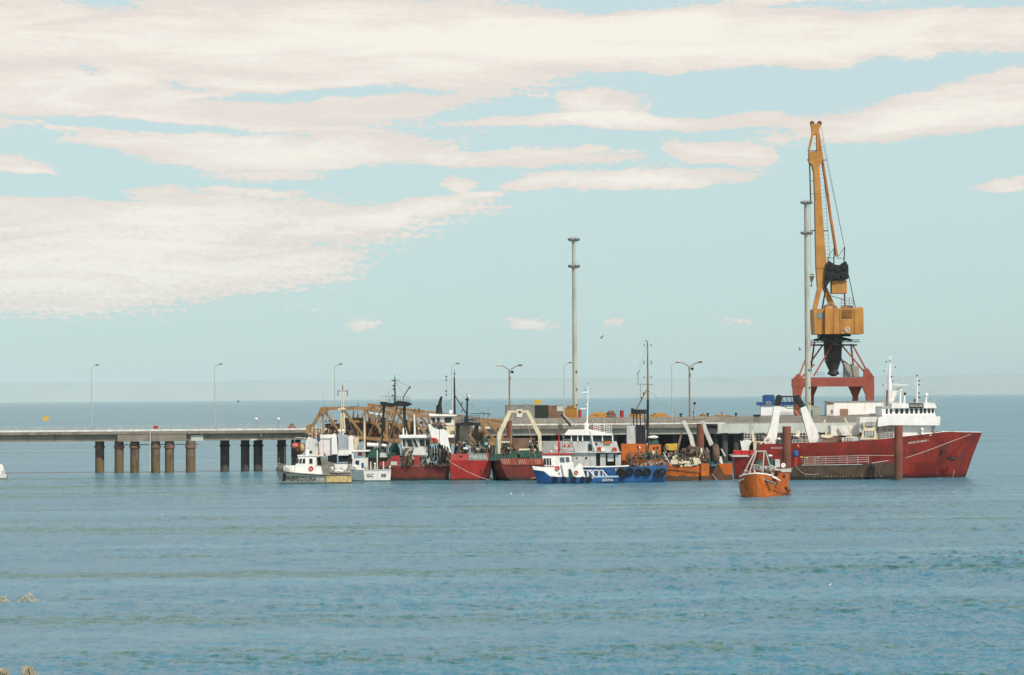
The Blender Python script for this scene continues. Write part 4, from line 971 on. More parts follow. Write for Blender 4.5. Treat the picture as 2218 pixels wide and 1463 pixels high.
for x0, x1 in ((1589.5, 1605.5), (1606.2, 1622), (1624, 1641)):
    R.part('fish_bin', mk('red_plastic', (0.50, 0.03, 0.028), 0.45, 0.15, 1.0)).box(x0, 976, x1, 986, 16, 44, 1.0).done()

# ---------------------------------------------------------------- pontoon with rail, things on it, mooring piles
P_ = T('pontoon', 'rusty dark pontoon with grey guard rail lying beside the red ship', 'pontoon', 1830, 1039.2)
pm = mk('pontoon_steel', (0.075, 0.052, 0.036), 0.85, 0.35, 0.5, (0.035, 0.028, 0.022), 0.6, boot=((0.018, 0.018, 0.016), 0.75, 0.3))
pb = P_.part('body', pm).prism([(1713, 1012), (1722, 1009), (1936, 1003.5), (1944, 1004), (1944, 1041), (1716, 1044)], 0, 26).done()
ml = P_.part('weed_line', mk('pale_weed', (0.30, 0.28, 0.18), 0.9, 0.4, 2.0), pb)
r_ = random.Random(4)
for i in range(26):
    x = 1748 + i * 6.4 + r_.uniform(-2, 2); ml.ball((x, 1032.6 - (x - 1830) * .012 + r_.uniform(-.5, .5), -.2), r_.uniform(.9, 2.6), .9, .8, 6)
ml.done()
for x in (1760, 1812, 1868, 1905): P_.part('plate_seam', mk('seam_rust', (0.12, 0.06, 0.035), 0.9), pb).box(x - .8, 1010, x + .8, 1034, -.6, .2).done()
P_.part('guard_rail', railm).rail([(1742, 1008.5, 2), (1812, 1006.8, 2), (1881, 1004.5, 2)], 18, 3, .75, 4).done()
P_.part('rail_line', railm).tube((1881, 987, 2), (1938, 987, 2), .5).tube((1888, 1003.6, -1), (1925, 998, -1), .9).done()
P_.part('rubbing_strake', greyw).beam((1736, 1008, -1), (1868, 1006.6, -1), 1.2).done()
P_.part('mooring_rope', rope).path([(1724, 1011, -1), (1736, 1024, -2), (1744, 1028, -2), (1762, 1029, -2), (1772, 1027, -1)], .6, 6).done()
P_.part('brace', brownm).beam((1888, 1006, -1.5), (1906, 1030, -1.5), 1.0).done()
drum(1722, 1009.6, 4.6, 19, redp, 'red drum on the left end of the pontoon, beside the rusty pile', P_.Y + .8)
q = T('plastic_barrel', 'blue plastic barrel stacked above the red drum at the pontoon end', 'barrel', 1723, 990.4, P_.Y + .8)
bb = q.part('shell', mk('blue_plastic', (0.03, 0.12, 0.33), 0.4, 0.15, 1.0), smooth=True).tube((1723, 990.4), (1723, 987), 3.4, 6.2, 14).tube((1723, 987), (1723, 979), 6.2, 6.2, 14).tube((1723, 979), (1723, 976), 6.2, 3.6, 14).done()
q.part('lid', black, bb, smooth=True).tube((1723, 976), (1723, 975.2), 3.4, None, 14).done()
q = T('marker_buoy', 'small orange buoy hanging above the blue barrel by the pile', 'buoy', 1728.5, 970, P_.Y + 1.6)
q.part('float', orangep, smooth=True).ball((1728.5, 968), 3.2, 3.4).done(); q.part('eye', rope).ring((1728.5, 963.8, 0), 1.2, .4).done()
for x, y, lab in ((1736, 991, 'yellow bollard nearest the blue barrel on the pontoon'), (1747, 992, 'yellow bollard at the left end of the pontoon guard rail'), (1771, 991, 'yellow bollard behind the pontoon guard rail')):
    q = T('mooring_bollard', lab, 'bollard', x, 1008.4 - (x - 1740) * .02, P_.Y + 1.4, 'yellow bollards on the pontoon')
    q.part('stem', brownm, smooth=True).tube((x, 1009), (x, y), 2.4, 1.8, 10).done(); q.part('head', yellow, smooth=True).ball((x, y), 4.0, 2.0).done()
dolphin(1704, 924, 1041.2, 18.5, None, 'rusty steel pile rising behind the small orange boat')
dolphin(1946, 921.5, 1040.6, 18.5, None, 'rusty steel pile standing in front of the red ship bridge')

# ---------------------------------------------------------------- small orange boat, bow towards us
B = T('fishing_boat', 'small orange fishing boat seen from its bow, nearest of all boats', 'boat', 1655, 1076.8)
ho = mk('small_boat_orange', (0.45, 0.105, 0.012), 0.5, 0.25, 0.6, (0.22, 0.06, 0.015), 0.7, boot=((0.30, 0.085, 0.02), 0.3, 0.6))
def bring(xl, yl, xr, yr, xbl, xbr, d, yb=1079):
    return [(xbl, yb, d), (xl + (xbl - xl) * .25, yl + (yb - yl) * .45, d), (xl, yl, d), (xr, yr, d), (xr + (xbr - xr) * .25, yr + (yb - yr) * .45, d), (xbr, yb, d)]
Hh = B.part('hull', ho, smooth=True).loft([bring(1637, 1026.5, 1641, 1026.5, 1640, 1645, -30), bring(1623, 1027.5, 1655, 1027.8, 1628, 1658, -22), bring(1610, 1030, 1668, 1031, 1617, 1668, -8), bring(1602, 1033, 1680, 1036.5, 1609, 1680, 10),
    bring(1599, 1038, 1690, 1043, 1606, 1690, 34), bring(1600, 1046, 1701, 1051, 1607, 1699, 62), bring(1606, 1053, 1709, 1058, 1612, 1706, 92), bring(1618, 1058, 1713.5, 1061.5, 1622, 1711, 122), bring(1640, 1060, 1713, 1062, 1642, 1711, 140)]).done()
B.part('rust_streaks', mk('orange_runs', (0.20, 0.055, 0.018), 0.9, 0.3, 1.0), Hh).runs(Hh, 1606, 1705, 1034, 1062, 16, 8, 6, 18).done('stuff')
B.part('plank_seams', mk('plank_seam', (0.27, 0.065, 0.012), 0.7, 0.2, 1.0), Hh).seams(Hh, (), None, None, [(1604, 1640, 1046, 1045), (1642, 1708, 1045, 1064), (1606, 1640, 1057, 1058), (1643, 1708, 1058, 1068)], .3).done('stuff')
for x, y in ((1700, 1056), (1709, 1060)): B.part('tyre', rubber, Hh, smooth=True).ring((x, y, 64 if x < 1705 else 92), 3.6, 1.6, 'x').done()
B.part('gunwale', white, Hh).path([(1602, 1032.4, 10), (1610, 1029.4, -8), (1623, 1026.8, -22), (1639, 1025.6, -30), (1655, 1027, -22), (1668, 1030, -8), (1680, 1035, 10), (1690, 1042, 34)], 1.7, 6).done()
B.part('bulwark_panel', white, Hh).prism([(1642, 1025.5), (1656, 1026.6), (1672, 1028), (1678, 1033), (1690, 1042), (1678, 1036.8), (1664, 1031)], -4, 14).done()
B.part('rubbing_strake', orangep, Hh).path([(1668, 1060, -7), (1686, 1063, 12), (1700, 1066, 50), (1712, 1069.5, 110)], .9, 6).done()
B.part('name_plate', black, Hh).prism([(1656.5, 1035.5), (1678.5, 1044.8), (1677, 1050.6), (1655, 1041)], -22, -19, [(1656.5, 1035.5), (1678.5, 1044.8), (1677, 1050.6), (1655, 1041)]).done()
B.part('name_lettering', lettw, Hh).text('DON VITO', 1667.2, 1043, 3.8, 0, 1.0, None, -22.2, -0.42, .01).done()
B.part('name_plate', black, Hh).prism([(1600, 1040), (1609, 1035.5), (1612, 1038), (1602, 1044.5)], -20, -17).done()
B.part('name_lettering', lettw, Hh).text('DON', 1605.5, 1040, 3.2, 0, 1.0, None, -20.2, .45, .01).done()
B.part('stem_band', orange, Hh).path([(1639, 1027.5, -30.5), (1641.5, 1076, -31)], .9, 5).done()
B.part('mooring_hole', black, Hh, smooth=True).ball((1686, 1061, 20), 1.2, 1.2, 8).done()
wh = B.part('wheelhouse', orangep).box(1676, 1019.6, 1692, 1046, 44, 80).nxt().box(1692.3, 1023, 1708, 1056, 60, 110).done()
B.part('window', glass, wh).box(1679, 1022, 1683.5, 1031, 43, 45).done()
B.part('window', glass, wh).box(1696, 1028, 1701, 1035, 59, 61).done()
B.part('roof', greyw).box(1634, 1010.5, 1681, 1018.6, 36, 80, .8).prism([(1676, 1013), (1694, 1018.4), (1694, 1020.4), (1676, 1019)], 34, 84).done()
B.part('aft_roof', greyw).box(1692, 1017, 1714, 1023, 58, 112).done()
tf = B.part('gallows', galv)
for x0, x1, y1 in ((1636, 1609, 1029), (1639, 1622, 1027), (1655, 1651.5, 1027), (1658, 1674, 1031)): tf.tube((x0, 977.5, 2), (x1, y1, -4 if x1 < 1660 else 6), 1.5, None, 8)
tf.tube((1634, 978, 2), (1660, 978, 2), 1.5, None, 8).tube((1626, 1006, 0), (1668, 1012, 2), .9, None, 6).done()
B.part('stem_post', cream).tube((1637.5, 1027, -28), (1633, 1018, -26), 1.6, 1.2, 8).done()
B.part('tarpaulin', netg).lump(1635, 1656, 995, 1011, 40, 70, 9, 8, 5, .3).nxt().lump(1660, 1679, 988, 1011, 44, 74, 10, 8, 5, .25).done()
B.part('white_cover', white, smooth=True).ball((1668, 987.5, 46), 5.2, 2.6).done()
B.part('fish_box', greyw).box(1679, 995.5, 1689.5, 1012.5, 44, 60).done()
B.part('round_lamp', white, smooth=True).ring((1696.5, 1008.5, 60), 3.6, 1.7).ball((1696.5, 1008.5, 62), 3.0).done()
B.part('lamp_stand', grey).tube((1693, 1020, 62), (1694, 1011, 62), 1.4).done()
for x, y in ((1648, 1019.5), (1655.5, 1015.5), (1658, 1021.5), (1648, 1006.5), (1668, 1008)): B.part('float', mk('pale_red_float', (0.42, 0.12, 0.11), 0.5, 0.2, 1.0), smooth=True).ball((x, y, 30), 2.4, 2.6).done()
for x, y in ((1640.5, 1008.5), (1670.5, 1009.5)): B.part('deck_light', white2, smooth=True).ball((x, y, 34), 3.4, 1.5).done()
B.part('deck_gear', gearm).clutter(1612, 1640, 1016, 1031, -8, 22, 21, 110, 3.3).done('stuff')
B.part('deck_gear', black).clutter(1612, 1640, 1016, 1031, -8, 22, 10, 111, 3.3).done('stuff')
B.part('deck_gear', greyw).clutter(1612, 1640, 1016, 1031, -8, 22, 7, 112, 3.3).done('stuff')
B.part('deck_gear', brownm).clutter(1612, 1640, 1016, 1031, -8, 22, 12, 113, 3.3).done('stuff')
B.part('deck_gear', netg).clutter(1612, 1640, 1016, 1031, -8, 22, 6, 114, 3.3).done('stuff')
B.part('deck_gear', cream).clutter(1612, 1640, 1016, 1031, -8, 22, 4, 115, 3.3).done('stuff')
B.part('deck_gear', ringm).clutter(1612, 1640, 1016, 1031, -8, 22, 2, 116, 3.3).done('stuff')
B.part('deck_gear', gearm).clutter(1640, 1676, 1018, 1032, -6, 24, 27, 130, 3.1).done('stuff')
B.part('deck_gear', black).clutter(1640, 1676, 1018, 1032, -6, 24, 13, 131, 3.1).done('stuff')
B.part('deck_gear', greyw).clutter(1640, 1676, 1018, 1032, -6, 24, 9, 132, 3.1).done('stuff')
B.part('deck_gear', brownm).clutter(1640, 1676, 1018, 1032, -6, 24, 16, 133, 3.1).done('stuff')
B.part('deck_gear', netg).clutter(1640, 1676, 1018, 1032, -6, 24, 8, 134, 3.1).done('stuff')
B.part('deck_gear', cream).clutter(1640, 1676, 1018, 1032, -6, 24, 5, 135, 3.1).done('stuff')
B.part('deck_gear', ringm).clutter(1640, 1676, 1018, 1032, -6, 24, 2, 136, 3.1).done('stuff')
B.part('stern_net', netb).lump(1690, 1712, 1040, 1062, 66, 120, 21, 8, 6, .4).done()
B.part('aerial', railm).tube((1706, 1017, 80), (1716, 1015, 80), .9).done()

# ---------------------------------------------------------------- blue and white launch
L = T('pilot_launch', 'small blue and white launch with red roof, in front of the tug', 'boat', 1246, 1047.4)
H = L.part('hull', hull_blue, smooth=True).hull([(1154, 1018, 1166, 1.5, 1), (1163, 1019, 1172, 9, 6), (1178, 1021.5, 1182, 15, 12), (1192, 1032.5, 1194, 18, 16), (1230, 1035.5, 1230, 19, 17), (1288, 1037.5, 1288, 19, 17), (1289, 1033.8, 1289, 19, 17), (1340, 1033, 1338, 17, 16)], 0, 5, .5).done()
L.part('bow_bulwark', white, H).prism([(1152.5, 1010), (1180, 1012.5), (1190, 1021), (1206, 1033), (1191, 1032), (1178, 1021), (1156, 1018)], -13, -11).nxt().prism([(1152.5, 1010), (1180, 1012.5), (1180, 1021), (1156, 1018)], 8, 10).done()
L.part('transom_cap', mk('pale_blue_paint', (0.32, 0.50, 0.60), 0.5, 0.12, 0.6), H).box(1289, 1031.8, 1340, 1034.6, -19.6, 19).done()
L.part('hull_lettering', lettw, H).text('SERMA', 1316, 1040.3, 5.4, 0, 1.05, None, -19.9, 0, .015).done()
wh = L.part('wheelhouse', white).prism([(1173.5, 986), (1237, 987), (1240, 1034), (1196, 1033), (1184, 1026), (1180.5, 1010)], -12, 14).done()
for x0, x1, y0, y1 in ((1178.5, 1183.5, 993, 1007), (1185, 1189.5, 993, 1007.5), (1191, 1194.5, 993, 1008), (1213.5, 1223.5, 991, 1002), (1226, 1234, 990.5, 1001.5)):
    L.part('window', glass if x0 < 1210 else mk('pale_cab_glass', (0.10, 0.13, 0.15), 0.15, .2, 1.0, spec=.6), wh).prism([(x0 - 1.2, y0), (x1 - 1.2, y0), (x1, y1), (x0, y1)], -12.7, -11).done()
L.part('roof', redp, wh).box(1172, 982.5, 1240, 986.2, -14, 16, .6).done()
L.part('waist_stripe', redp, wh).prism([(1181, 1009.6), (1203, 1010.2), (1203, 1011.4), (1181, 1010.8)], -12.8, -12).done()
for x in (1193, 1211): L.part('porthole', glass, wh, smooth=True).tube((x, 1026, -12.8), (x, 1026, -11.5), 1.8, None, 12).done()
lifebuoy(L, 1207.5, 1014.5, -13.6, 5)
ms = L.part('mast', redp, smooth=True).tube((1210, 983, 0), (1211, 933, 0), 1.5, .8, 8).prism([(1208, 978), (1214, 978), (1212, 950), (1209, 950)], -2, 2).done()
L.part('radar', white, ms, smooth=True).ball((1205, 972, -1), 3, 2.2).done()
L.part('antenna_bracket', white2, ms).tube((1200, 966, 0), (1210, 968, 0), .8).tube((1200, 966, 0), (1200, 976, 0), .5).done()
L.part('roof_light', pinkw, smooth=True).ball((1194, 979.5, 0), 3, 3.2).done()
L.part('aft_panel', white).prism([(1216.5, 1004), (1241, 1001), (1248, 1034), (1222, 1034)], -16.5, -14.8).nxt().prism([(1255, 1004), (1260, 1005), (1268, 1034), (1236, 1034), (1234, 1022)], -17.4, -16.6).done()
L.part('green_door', netg).prism([(1232, 1016), (1236, 1016), (1243, 1034), (1232, 1035)], -18, -17.5).done()
lifebuoy(L, 1248, 1024, -18.4, 4.6)
rr = L.part('grab_rail', white)
for x0, x1 in ((1263, 1272), (1274, 1283), (1286, 1296), (1299, 1306)): rr.path([(x0, 1037, -16), (x0, 1019, -16), (x1, 1019, -16), (x1, 1037, -16)], .8, 6)
rr.path([(1276, 1018.5, -17), (1290, 1036, -17)], 1.2, 6).path([(1304, 1018.5, -17), (1318, 1035, -17)], 1.2, 6).done()
for x in (1202, 1222, 1243, 1262, 1276): L.part('fender', rubber, smooth=True).ring((x, 1038.5, -19.5), 4.0, 2.2).done()
L.part('deck_gear', gearm).clutter(1262, 1288, 1028, 1038, -12, 12, 19, 410, 2.2).done('stuff')
L.part('deck_gear', black).clutter(1262, 1288, 1028, 1038, -12, 12, 9, 411, 2.2).done('stuff')
L.part('deck_gear', greyw).clutter(1262, 1288, 1028, 1038, -12, 12, 6, 412, 2.2).done('stuff')
L.part('deck_gear', brownm).clutter(1262, 1288, 1028, 1038, -12, 12, 11, 413, 2.2).done('stuff')
L.part('deck_gear', netg).clutter(1262, 1288, 1028, 1038, -12, 12, 5, 414, 2.2).done('stuff')
L.part('deck_gear', cream).clutter(1262, 1288, 1028, 1038, -12, 12, 3, 415, 2.2).done('stuff')
L.part('deck_gear', ringm).clutter(1262, 1288, 1028, 1038, -12, 12, 2, 416, 2.2).done('stuff')

# ---------------------------------------------------------------- blue tug
G = T('harbour_tug', 'blue tug with grey-white wheelhouse and a row of tyres on its side', 'tug', 1340, 1045.8)
H = G.part('hull', hull_blue, smooth=True).hull([(1236, 1011, 1250, 3, 2, 30), (1256, 1012, 1262, 18, 14, 30), (1290, 1013.5, 1292, 28, 25, 30), (1360, 1012, 1360, 29, 27, 30), (1428, 1009.5, 1428, 28, 26, 30), (1445.5, 1009.5, 1440, 22, 20, 30)], 30, 6, .5).done()
G.part('rust_streaks', rustrun, H).runs(H, 1270, 1440, 1014, 1030, 20, 10, 4, 14).done('stuff')
G.part('bulwark_cap', white, H).path([(1256, 1011.6, 12), (1290, 1012, 2), (1345, 1010.8, 1), (1362, 1009.5, 1)], 1.7, 6).done()
G.part('hull_lettering', lettw, H).text('RT', 1337, 1018.5, 6, 0, 1.0, H).done()
for x, y in ((1345, 1022), (1349.5, 1026), (1364, 1021.5), (1384, 1023), (1402, 1022.5), (1425, 1026), (1434.5, 1023)):
    tz = G.part('tyre', rubber, H, smooth=True).ring((x, y, -1.5), 6.3, 2.6, 'd', 20, 7).done()
    G.part('tyre_chain', brownm, tz).tube((x, y - 8, -1), (x, 1011, 0), .6, None, 5).done()
lh = G.part('lower_house', greyw).box(1232, 981, 1291, 1011.5, 10, 52).done()
for x in (1249.5, 1270): G.part('porthole', glass, lh, smooth=True).tube((x, 992.5, 9), (x, 992.5, 10.5), 2.6 if x > 1260 else 1.8, None, 14).done()
G.part('lower_house', greyw).box(1300, 984, 1312, 1011, 12, 50).nxt().box(1316, 983, 1329, 1000, 14, 50).nxt().box(1333, 986, 1345, 1010, 12, 50).done()
G.part('doorway', black).box(1291.3, 984, 1299.7, 1010, 16, 48).nxt().box(1312.3, 985, 1332.7, 1010, 22, 48).done()
G.part('deck_edge', greyw).box(1226, 979, 1344, 981.4, 4, 56).done()
uh = G.part('upper_house', mk('tug_house_paint', (0.52, 0.53, 0.51), 0.55, 0.12, 0.5, (0.3, 0.24, 0.18), 0.4)).prism([(1239, 954), (1286, 955.5), (1296, 979), (1246, 979), (1240, 962)], 8, 50).nxt().prism([(1286.4, 955.5), (1336, 957), (1342, 979), (1296.4, 979)], 10, 50).done()
G.part('window', glass, uh).prism([(1274, 962), (1280.5, 962), (1283.5, 976.5), (1274, 976)], 7, 8.5).done()
G.part('window_frame', white, uh).path([(1281.8, 961, 7.4), (1285, 978, 7.4)], .9).done()
G.part('porthole', black, uh, smooth=True).ball((1291.5, 962.5, 9), 3, 3, 1.6).done()
bw = G.part('bridge_window_band', glass).box(1240, 943, 1327, 955.6, 7.4, 50).done()
for x in (1237.5, 1251.5, 1262, 1280, 1283, 1305, 1327): G.part('window_post', white, bw).box(x - 1.2, 943, x + 1.2, 956, 6.2, 8).done()
rf = G.part('wheelhouse_roof', white).prism([(1223, 941.5), (1231, 931.5), (1278, 930.5), (1327, 940.5), (1326.5, 943.4), (1224.5, 943)], 2, 56).done()
G.part('side_stay', white2).tube((1279, 935, 1.6), (1283, 955, 4), 1.5, None, 6).nxt().tube((1283, 955, 4), (1290, 978, 4), 1.2, None, 6).done()
rr = G.part('roof_rail', white).rail([(1286, 934, 10), (1304, 937.5, 10), (1325, 941, 10)], 17, 4, .55, 4).done()
dm = G.part('radar_dome', white, smooth=True).ball((1270, 921.5, 25), 6.2, 6.2, 6.2, 14).tube((1270, 924, 25), (1270, 931, 25), 4, 5, 12).done()
ms = G.part('mast', white, smooth=True).tube((1271.5, 917, 25), (1274, 842, 25), 1.8, .8, 10).done()
G.part('crosstree', white, ms).tube((1266, 845, 25), (1281, 845, 25), .5).tube((1268, 877, 25), (1278, 877, 25), .7).done()
G.part('radar_scanner', white, ms).box(1257.5, 884, 1269, 887, 20, 26).done()
mast_lights(G, ms, [(1273.5, 831), (1268, 843), (1279, 843), (1277, 877)], 1.1, 24)
G.part('mast_tip', white, ms).tube((1274, 842, 25), (1273.4, 829, 25), .5, .3).done()
fl = G.part('flag', flagb).prism([(1261, 846.5), (1272.5, 845), (1272.5, 847.8), (1262, 848.8)], 25, 25.5).nxt().prism([(1262, 852), (1272.5, 851), (1272.5, 854.6), (1263, 856)], 25, 25.5).done()
G.part('flag_stripe', white, fl).prism([(1262, 848.9), (1272.5, 847.9), (1272.5, 850.9), (1262.4, 851.9)], 25, 25.5).done()
lifebuoy(G, 1298.5, 974, 8, 5.6); lifebuoy(G, 1331, 974.5, 8, 5.6)
G.part('liferaft', white, smooth=True).tube((1302, 976, 6), (1309, 976, 6), 4.2, None, 12).done()
G.part('orange_box', orangep).box(1309, 956, 1323, 961.5, 6, 14).done()
G.part('red_crane', redp).path([(1282, 940, 14), (1285, 926, 14), (1292, 928, 14), (1300, 932, 14)], 1.4, 6).done()
G.part('foredeck_frame', white2).rail([(1220, 978, 12), (1239, 978, 12)], 26, 3, .8, 4).done()
for x in (1223, 1232.5): G.part('foredeck_float', ringm, smooth=True).ball((x, 966, 12), 3, 3.6).done()
G.part('jackstaff', railm).tube((1218, 1008, 20), (1219, 948, 20), .5).done()
G.part('small_flag', flagb).prism([(1219, 944), (1224, 946), (1222, 951), (1219, 949)], 20, 20.4).done()
G.part('deck_gear', gearm).clutter(1362, 1440, 999, 1010, 12, 42, 58, 510, 2.4).done('stuff')
G.part('deck_gear', black).clutter(1362, 1440, 999, 1010, 12, 42, 29, 511, 2.4).done('stuff')
G.part('deck_gear', greyw).clutter(1362, 1440, 999, 1010, 12, 42, 20, 512, 2.4).done('stuff')
G.part('deck_gear', brownm).clutter(1362, 1440, 999, 1010, 12, 42, 34, 513, 2.4).done('stuff')
G.part('deck_gear', netg).clutter(1362, 1440, 999, 1010, 12, 42, 17, 514, 2.4).done('stuff')
G.part('deck_gear', cream).clutter(1362, 1440, 999, 1010, 12, 42, 11, 515, 2.4).done('stuff')
G.part('deck_gear', ringm).clutter(1362, 1440, 999, 1010, 12, 42, 5, 516, 2.4).done('stuff')

# ---------------------------------------------------------------- orange stern trawler
O = T('stern_trawler', 'rusty orange stern trawler with tall mast and grey stern legs, right of the tug', 'trawler', 1462, 1042.6)
H = O.part('hull', hull_orange, smooth=True).hull([(1342, 997, 1352, 20, 14, 62), (1370, 998, 1374, 44, 38, 62), (1438, 997, 1438, 56, 50, 62), (1452, 1008, 1450, 56, 52, 62), (1462, 1014, 1460, 56, 52, 62), (1500, 1011, 1500, 54, 52, 62), (1534, 1007, 1532, 50, 48, 62)], 62, 6, .55).done()
O.part('name_lettering', lettw, H).text('ALTAR', 1431.5, 1004, 4.8, 0, 1.0, H, 0, 0.02, .012).done()
O.part('rust_streaks', rustrun, H).runs(H, 1380, 1530, 1002, 1026, 26, 9, 5, 16).done('stuff')
O.part('stern_quarter', hull_orange, H).box(1518.5, 1004.6, 1536, 1046, 4, 24, 1.2).done()
O.part('stern_quarter', hull_orange, H).prism([(1554, 1006), (1586.5, 1004), (1587, 1046), (1573, 1045), (1560, 1034)], 70, 100).done()
O.part('stern_ramp', mk('ramp_rust', (0.11, 0.055, 0.03), 0.85, 0.3, 0.8)).prism([(1536.3, 1010), (1558, 1010), (1580, 1046), (1536.3, 1046)], 56, 60).done()
O.part('ramp_edge', greyw).beam((1543, 1028, 54), (1553, 1040, 54), 1.2).done()
O.part('stern_patch', brownm, smooth=True).ball((1528, 1016, 4), 2.6, 2.2, 1).done()
O.part('rubbing_strake', brownm, H).path([(1374, 1013, 10), (1440, 1016, 5), (1500, 1021, 6), (1532, 1024, 10)], .9, 5).done()
h1 = O.part('deckhouse', orangep).box(1346.5, 962, 1399, 998, 30, 90).nxt().box(1405.5, 963.6, 1432, 986, 34, 84).nxt().box(1415, 986.3, 1424, 997, 36, 84).done()
for x, y in ((1417, 971), (1424, 970)): O.part('porthole', glass, h1, smooth=True).tube((x, y, 33), (x, y, 35), 2.6, None, 12).done()
O.part('life_jacket_rack', ringm, h1, smooth=True).ball((1384, 968, 29.5), 4, 3.6, 2).done()
O.part('rack_disc', white, h1, smooth=True).ball((1385.5, 970.5, 28), 2.2, 2.4, 1.5).done()
O.part('upper_house', greyw).box(1358, 922, 1378, 961.7, 44, 84).nxt().prism([(1398, 930), (1403, 934), (1407, 962), (1399, 962)], 46, 80).done()
O.part('rescue_boat', white, smooth=True).ball((1414.5, 947.5, 40), 12, 3.6, 6).done()
O.part('boat_cover', netg).lump(1404, 1428, 948, 962, 36, 60, 61, 8, 5, .25).done()
O.part('funnel', black).prism([(1377.5, 921), (1397.5, 922), (1399, 962), (1380, 962)], 40, 76).done()
gl = O.part('black_gallows', black)
for x in (1371.5, 1378.5, 1386, 1396): gl.beam((x, 894, 50), (x + 1.5, 922, 50), 2.4)
gl.box(1367.5, 887.5, 1400, 897, 40, 64).prism([(1367, 884), (1374, 886), (1378, 895), (1369, 895)], 44, 60).done()
ms = O.part('mast', black, smooth=True).tube((1401.5, 990, 48), (1403.5, 866, 48), 3.8, 2.6, 12).done()
O.part('topmast', brownm, ms, smooth=True).tube((1403.5, 866, 48), (1402.5, 739, 48), 2.5, 1.1, 10).done()
O.part('crosstree', brownm, ms).beam((1382, 832.5, 48), (1414, 833.5, 48), 1.3).tube((1382, 833, 48), (1382, 806, 48), .6).tube((1387, 834, 48), (1387, 862, 48), .5).tube((1380, 812, 48), (1385, 803, 48), .8).done()
O.part('lower_mast_post', greyw, ms).tube((1402.5, 990, 44), (1402, 960, 44), 2.6, 2.2, 8).done()
mast_lights(O, ms, [(1395, 748), (1410, 748), (1395, 783.5), (1410.5, 783.5), (1395, 788), (1410.5, 788), (1395.5, 817.5), (1410.5, 817.5), (1398.5, 738.5)], 1.5, 47)
O.part('derrick_boom', brownm).path([(1400, 846, 46), (1394, 858, 46), (1376, 890, 44)], 1.3, 6).done()
O.part('boom_block', brownm, smooth=True).ball((1394, 853, 46), 2, 4).nxt().ball((1389, 862, 46), 1.6, 2.4).done()
O.part('stay', grey).tube((1402, 840, 48), (1350, 962, 60), .35).tube((1403, 845, 48), (1480, 912, 60), .35).tube((1402, 742, 48), (1383, 806, 48), .25).done()
O.part('yellow_tank', yellow).prism([(1442.5, 962.5), (1467, 961.5), (1466, 974), (1462, 976), (1447, 975.5), (1443, 972)], 40, 66).done()
O.part('brace_post', brownm).beam((1479, 927, 66), (1463, 993, 60), 4.2).done()
A = mk('stern_leg_paint', (0.56, 0.54, 0.49), 0.6, 0.16, 0.5, (0.25, 0.19, 0.14), 0.55)
O.part('stern_leg', A).prism([(1477, 912), (1485, 911), (1494, 932), (1501, 945), (1507.5, 974), (1498, 974), (1492, 946), (1487, 934)], 56, 66).done()
O.part('stern_leg', A).prism([(1519, 912), (1526, 911), (1532, 930), (1546, 962), (1538, 967), (1526, 938)], 62, 72).done()
O.part('stern_crossbar', brownm).beam((1474, 910, 62), (1526, 909.5, 66), 1.9).tube((1488, 916, 62), (1512, 915, 64), .7).done()
O.part('crossbar_light', black, smooth=True).ball((1474, 898.5, 62), 3.6, 1.6).nxt().tube((1474, 899, 62), (1479, 907, 62), .6).nxt().ball((1504.5, 874, 64), 3.6, 2.6).nxt().tube((1504, 876, 64), (1501.5, 909, 64), .5).nxt().ball((1501.5, 894, 64), 1.6, 2).done()
nd = O.part('net_drum', netb, smooth=True).tube((1497, 984, 40), (1506, 984, 82), 17, None, 18).done()
O.part('drum_flange', gearm, nd, smooth=True).ring((1518, 981, 34), 9, 2.2).nxt().ring((1500, 986, 34), 11, 2.4).done()
O.part('rope_coil', cream, nd, smooth=True).ring((1519, 979, 30), 5.5, 2.4, 'x').done()
O.part('net_pile', netb).clutter(1478, 1535, 968, 1008, 18, 34, 60, 611, 5).done('stuff')
O.part('net_pile', cream).clutter(1455, 1520, 985, 1010, 10, 20, 24, 612, 4).done('stuff')
O.part('house_gear', gearm).clutter(1362, 1436, 976, 998, 18, 28, 50, 613, 4.5).nxt().clutter(1436, 1500, 968, 998, 26, 40, 40, 614, 4.5).done('stuff')
O.part('house_gear', netg).clutter(1362, 1500, 978, 998, 18, 36, 26, 615, 5).done('stuff')
O.part('net_bundle', netg).lump(1522, 1542, 966, 1008, 34, 60, 62, 8, 6, .25).done()
O.part('net_coil', netb, smooth=True).ring((1550, 984, 46), 13, 8, 'x', 16, 8).done()
O.part('white_rope', rope).path([(1527, 985, 30), (1532, 984, 30), (1533.5, 977, 30), (1530, 970, 30)], 1.2).done()
O.part('otter_door', white2).prism([(1559, 988), (1563, 990), (1566, 1004), (1563, 1006), (1557, 997)], 50, 54).nxt().prism([(1561, 972), (1564, 973), (1572, 988), (1570, 989)], 50, 53).done()
O.part('deck_gear', gearm).clutter(1404, 1470, 978, 998, 20, 50, 49, 630, 4.2).done('stuff')
O.part('deck_gear', black).clutter(1404, 1470, 978, 998, 20, 50, 24, 631, 4.2).done('stuff')
O.part('deck_gear', greyw).clutter(1404, 1470, 978, 998, 20, 50, 17, 632, 4.2).done('stuff')
O.part('deck_gear', brownm).clutter(1404, 1470, 978, 998, 20, 50, 29, 633, 4.2).done('stuff')
O.part('deck_gear', netg).clutter(1404, 1470, 978, 998, 20, 50, 14, 634, 4.2).done('stuff')
O.part('deck_gear', cream).clutter(1404, 1470, 978, 998, 20, 50, 9, 635, 4.2).done('stuff')
O.part('deck_gear', ringm).clutter(1404, 1470, 978, 998, 20, 50, 4, 636, 4.2).done('stuff')
O.part('deck_gear', gearm).clutter(1446, 1500, 990, 1012, 12, 42, 40, 640, 4.2).done('stuff')
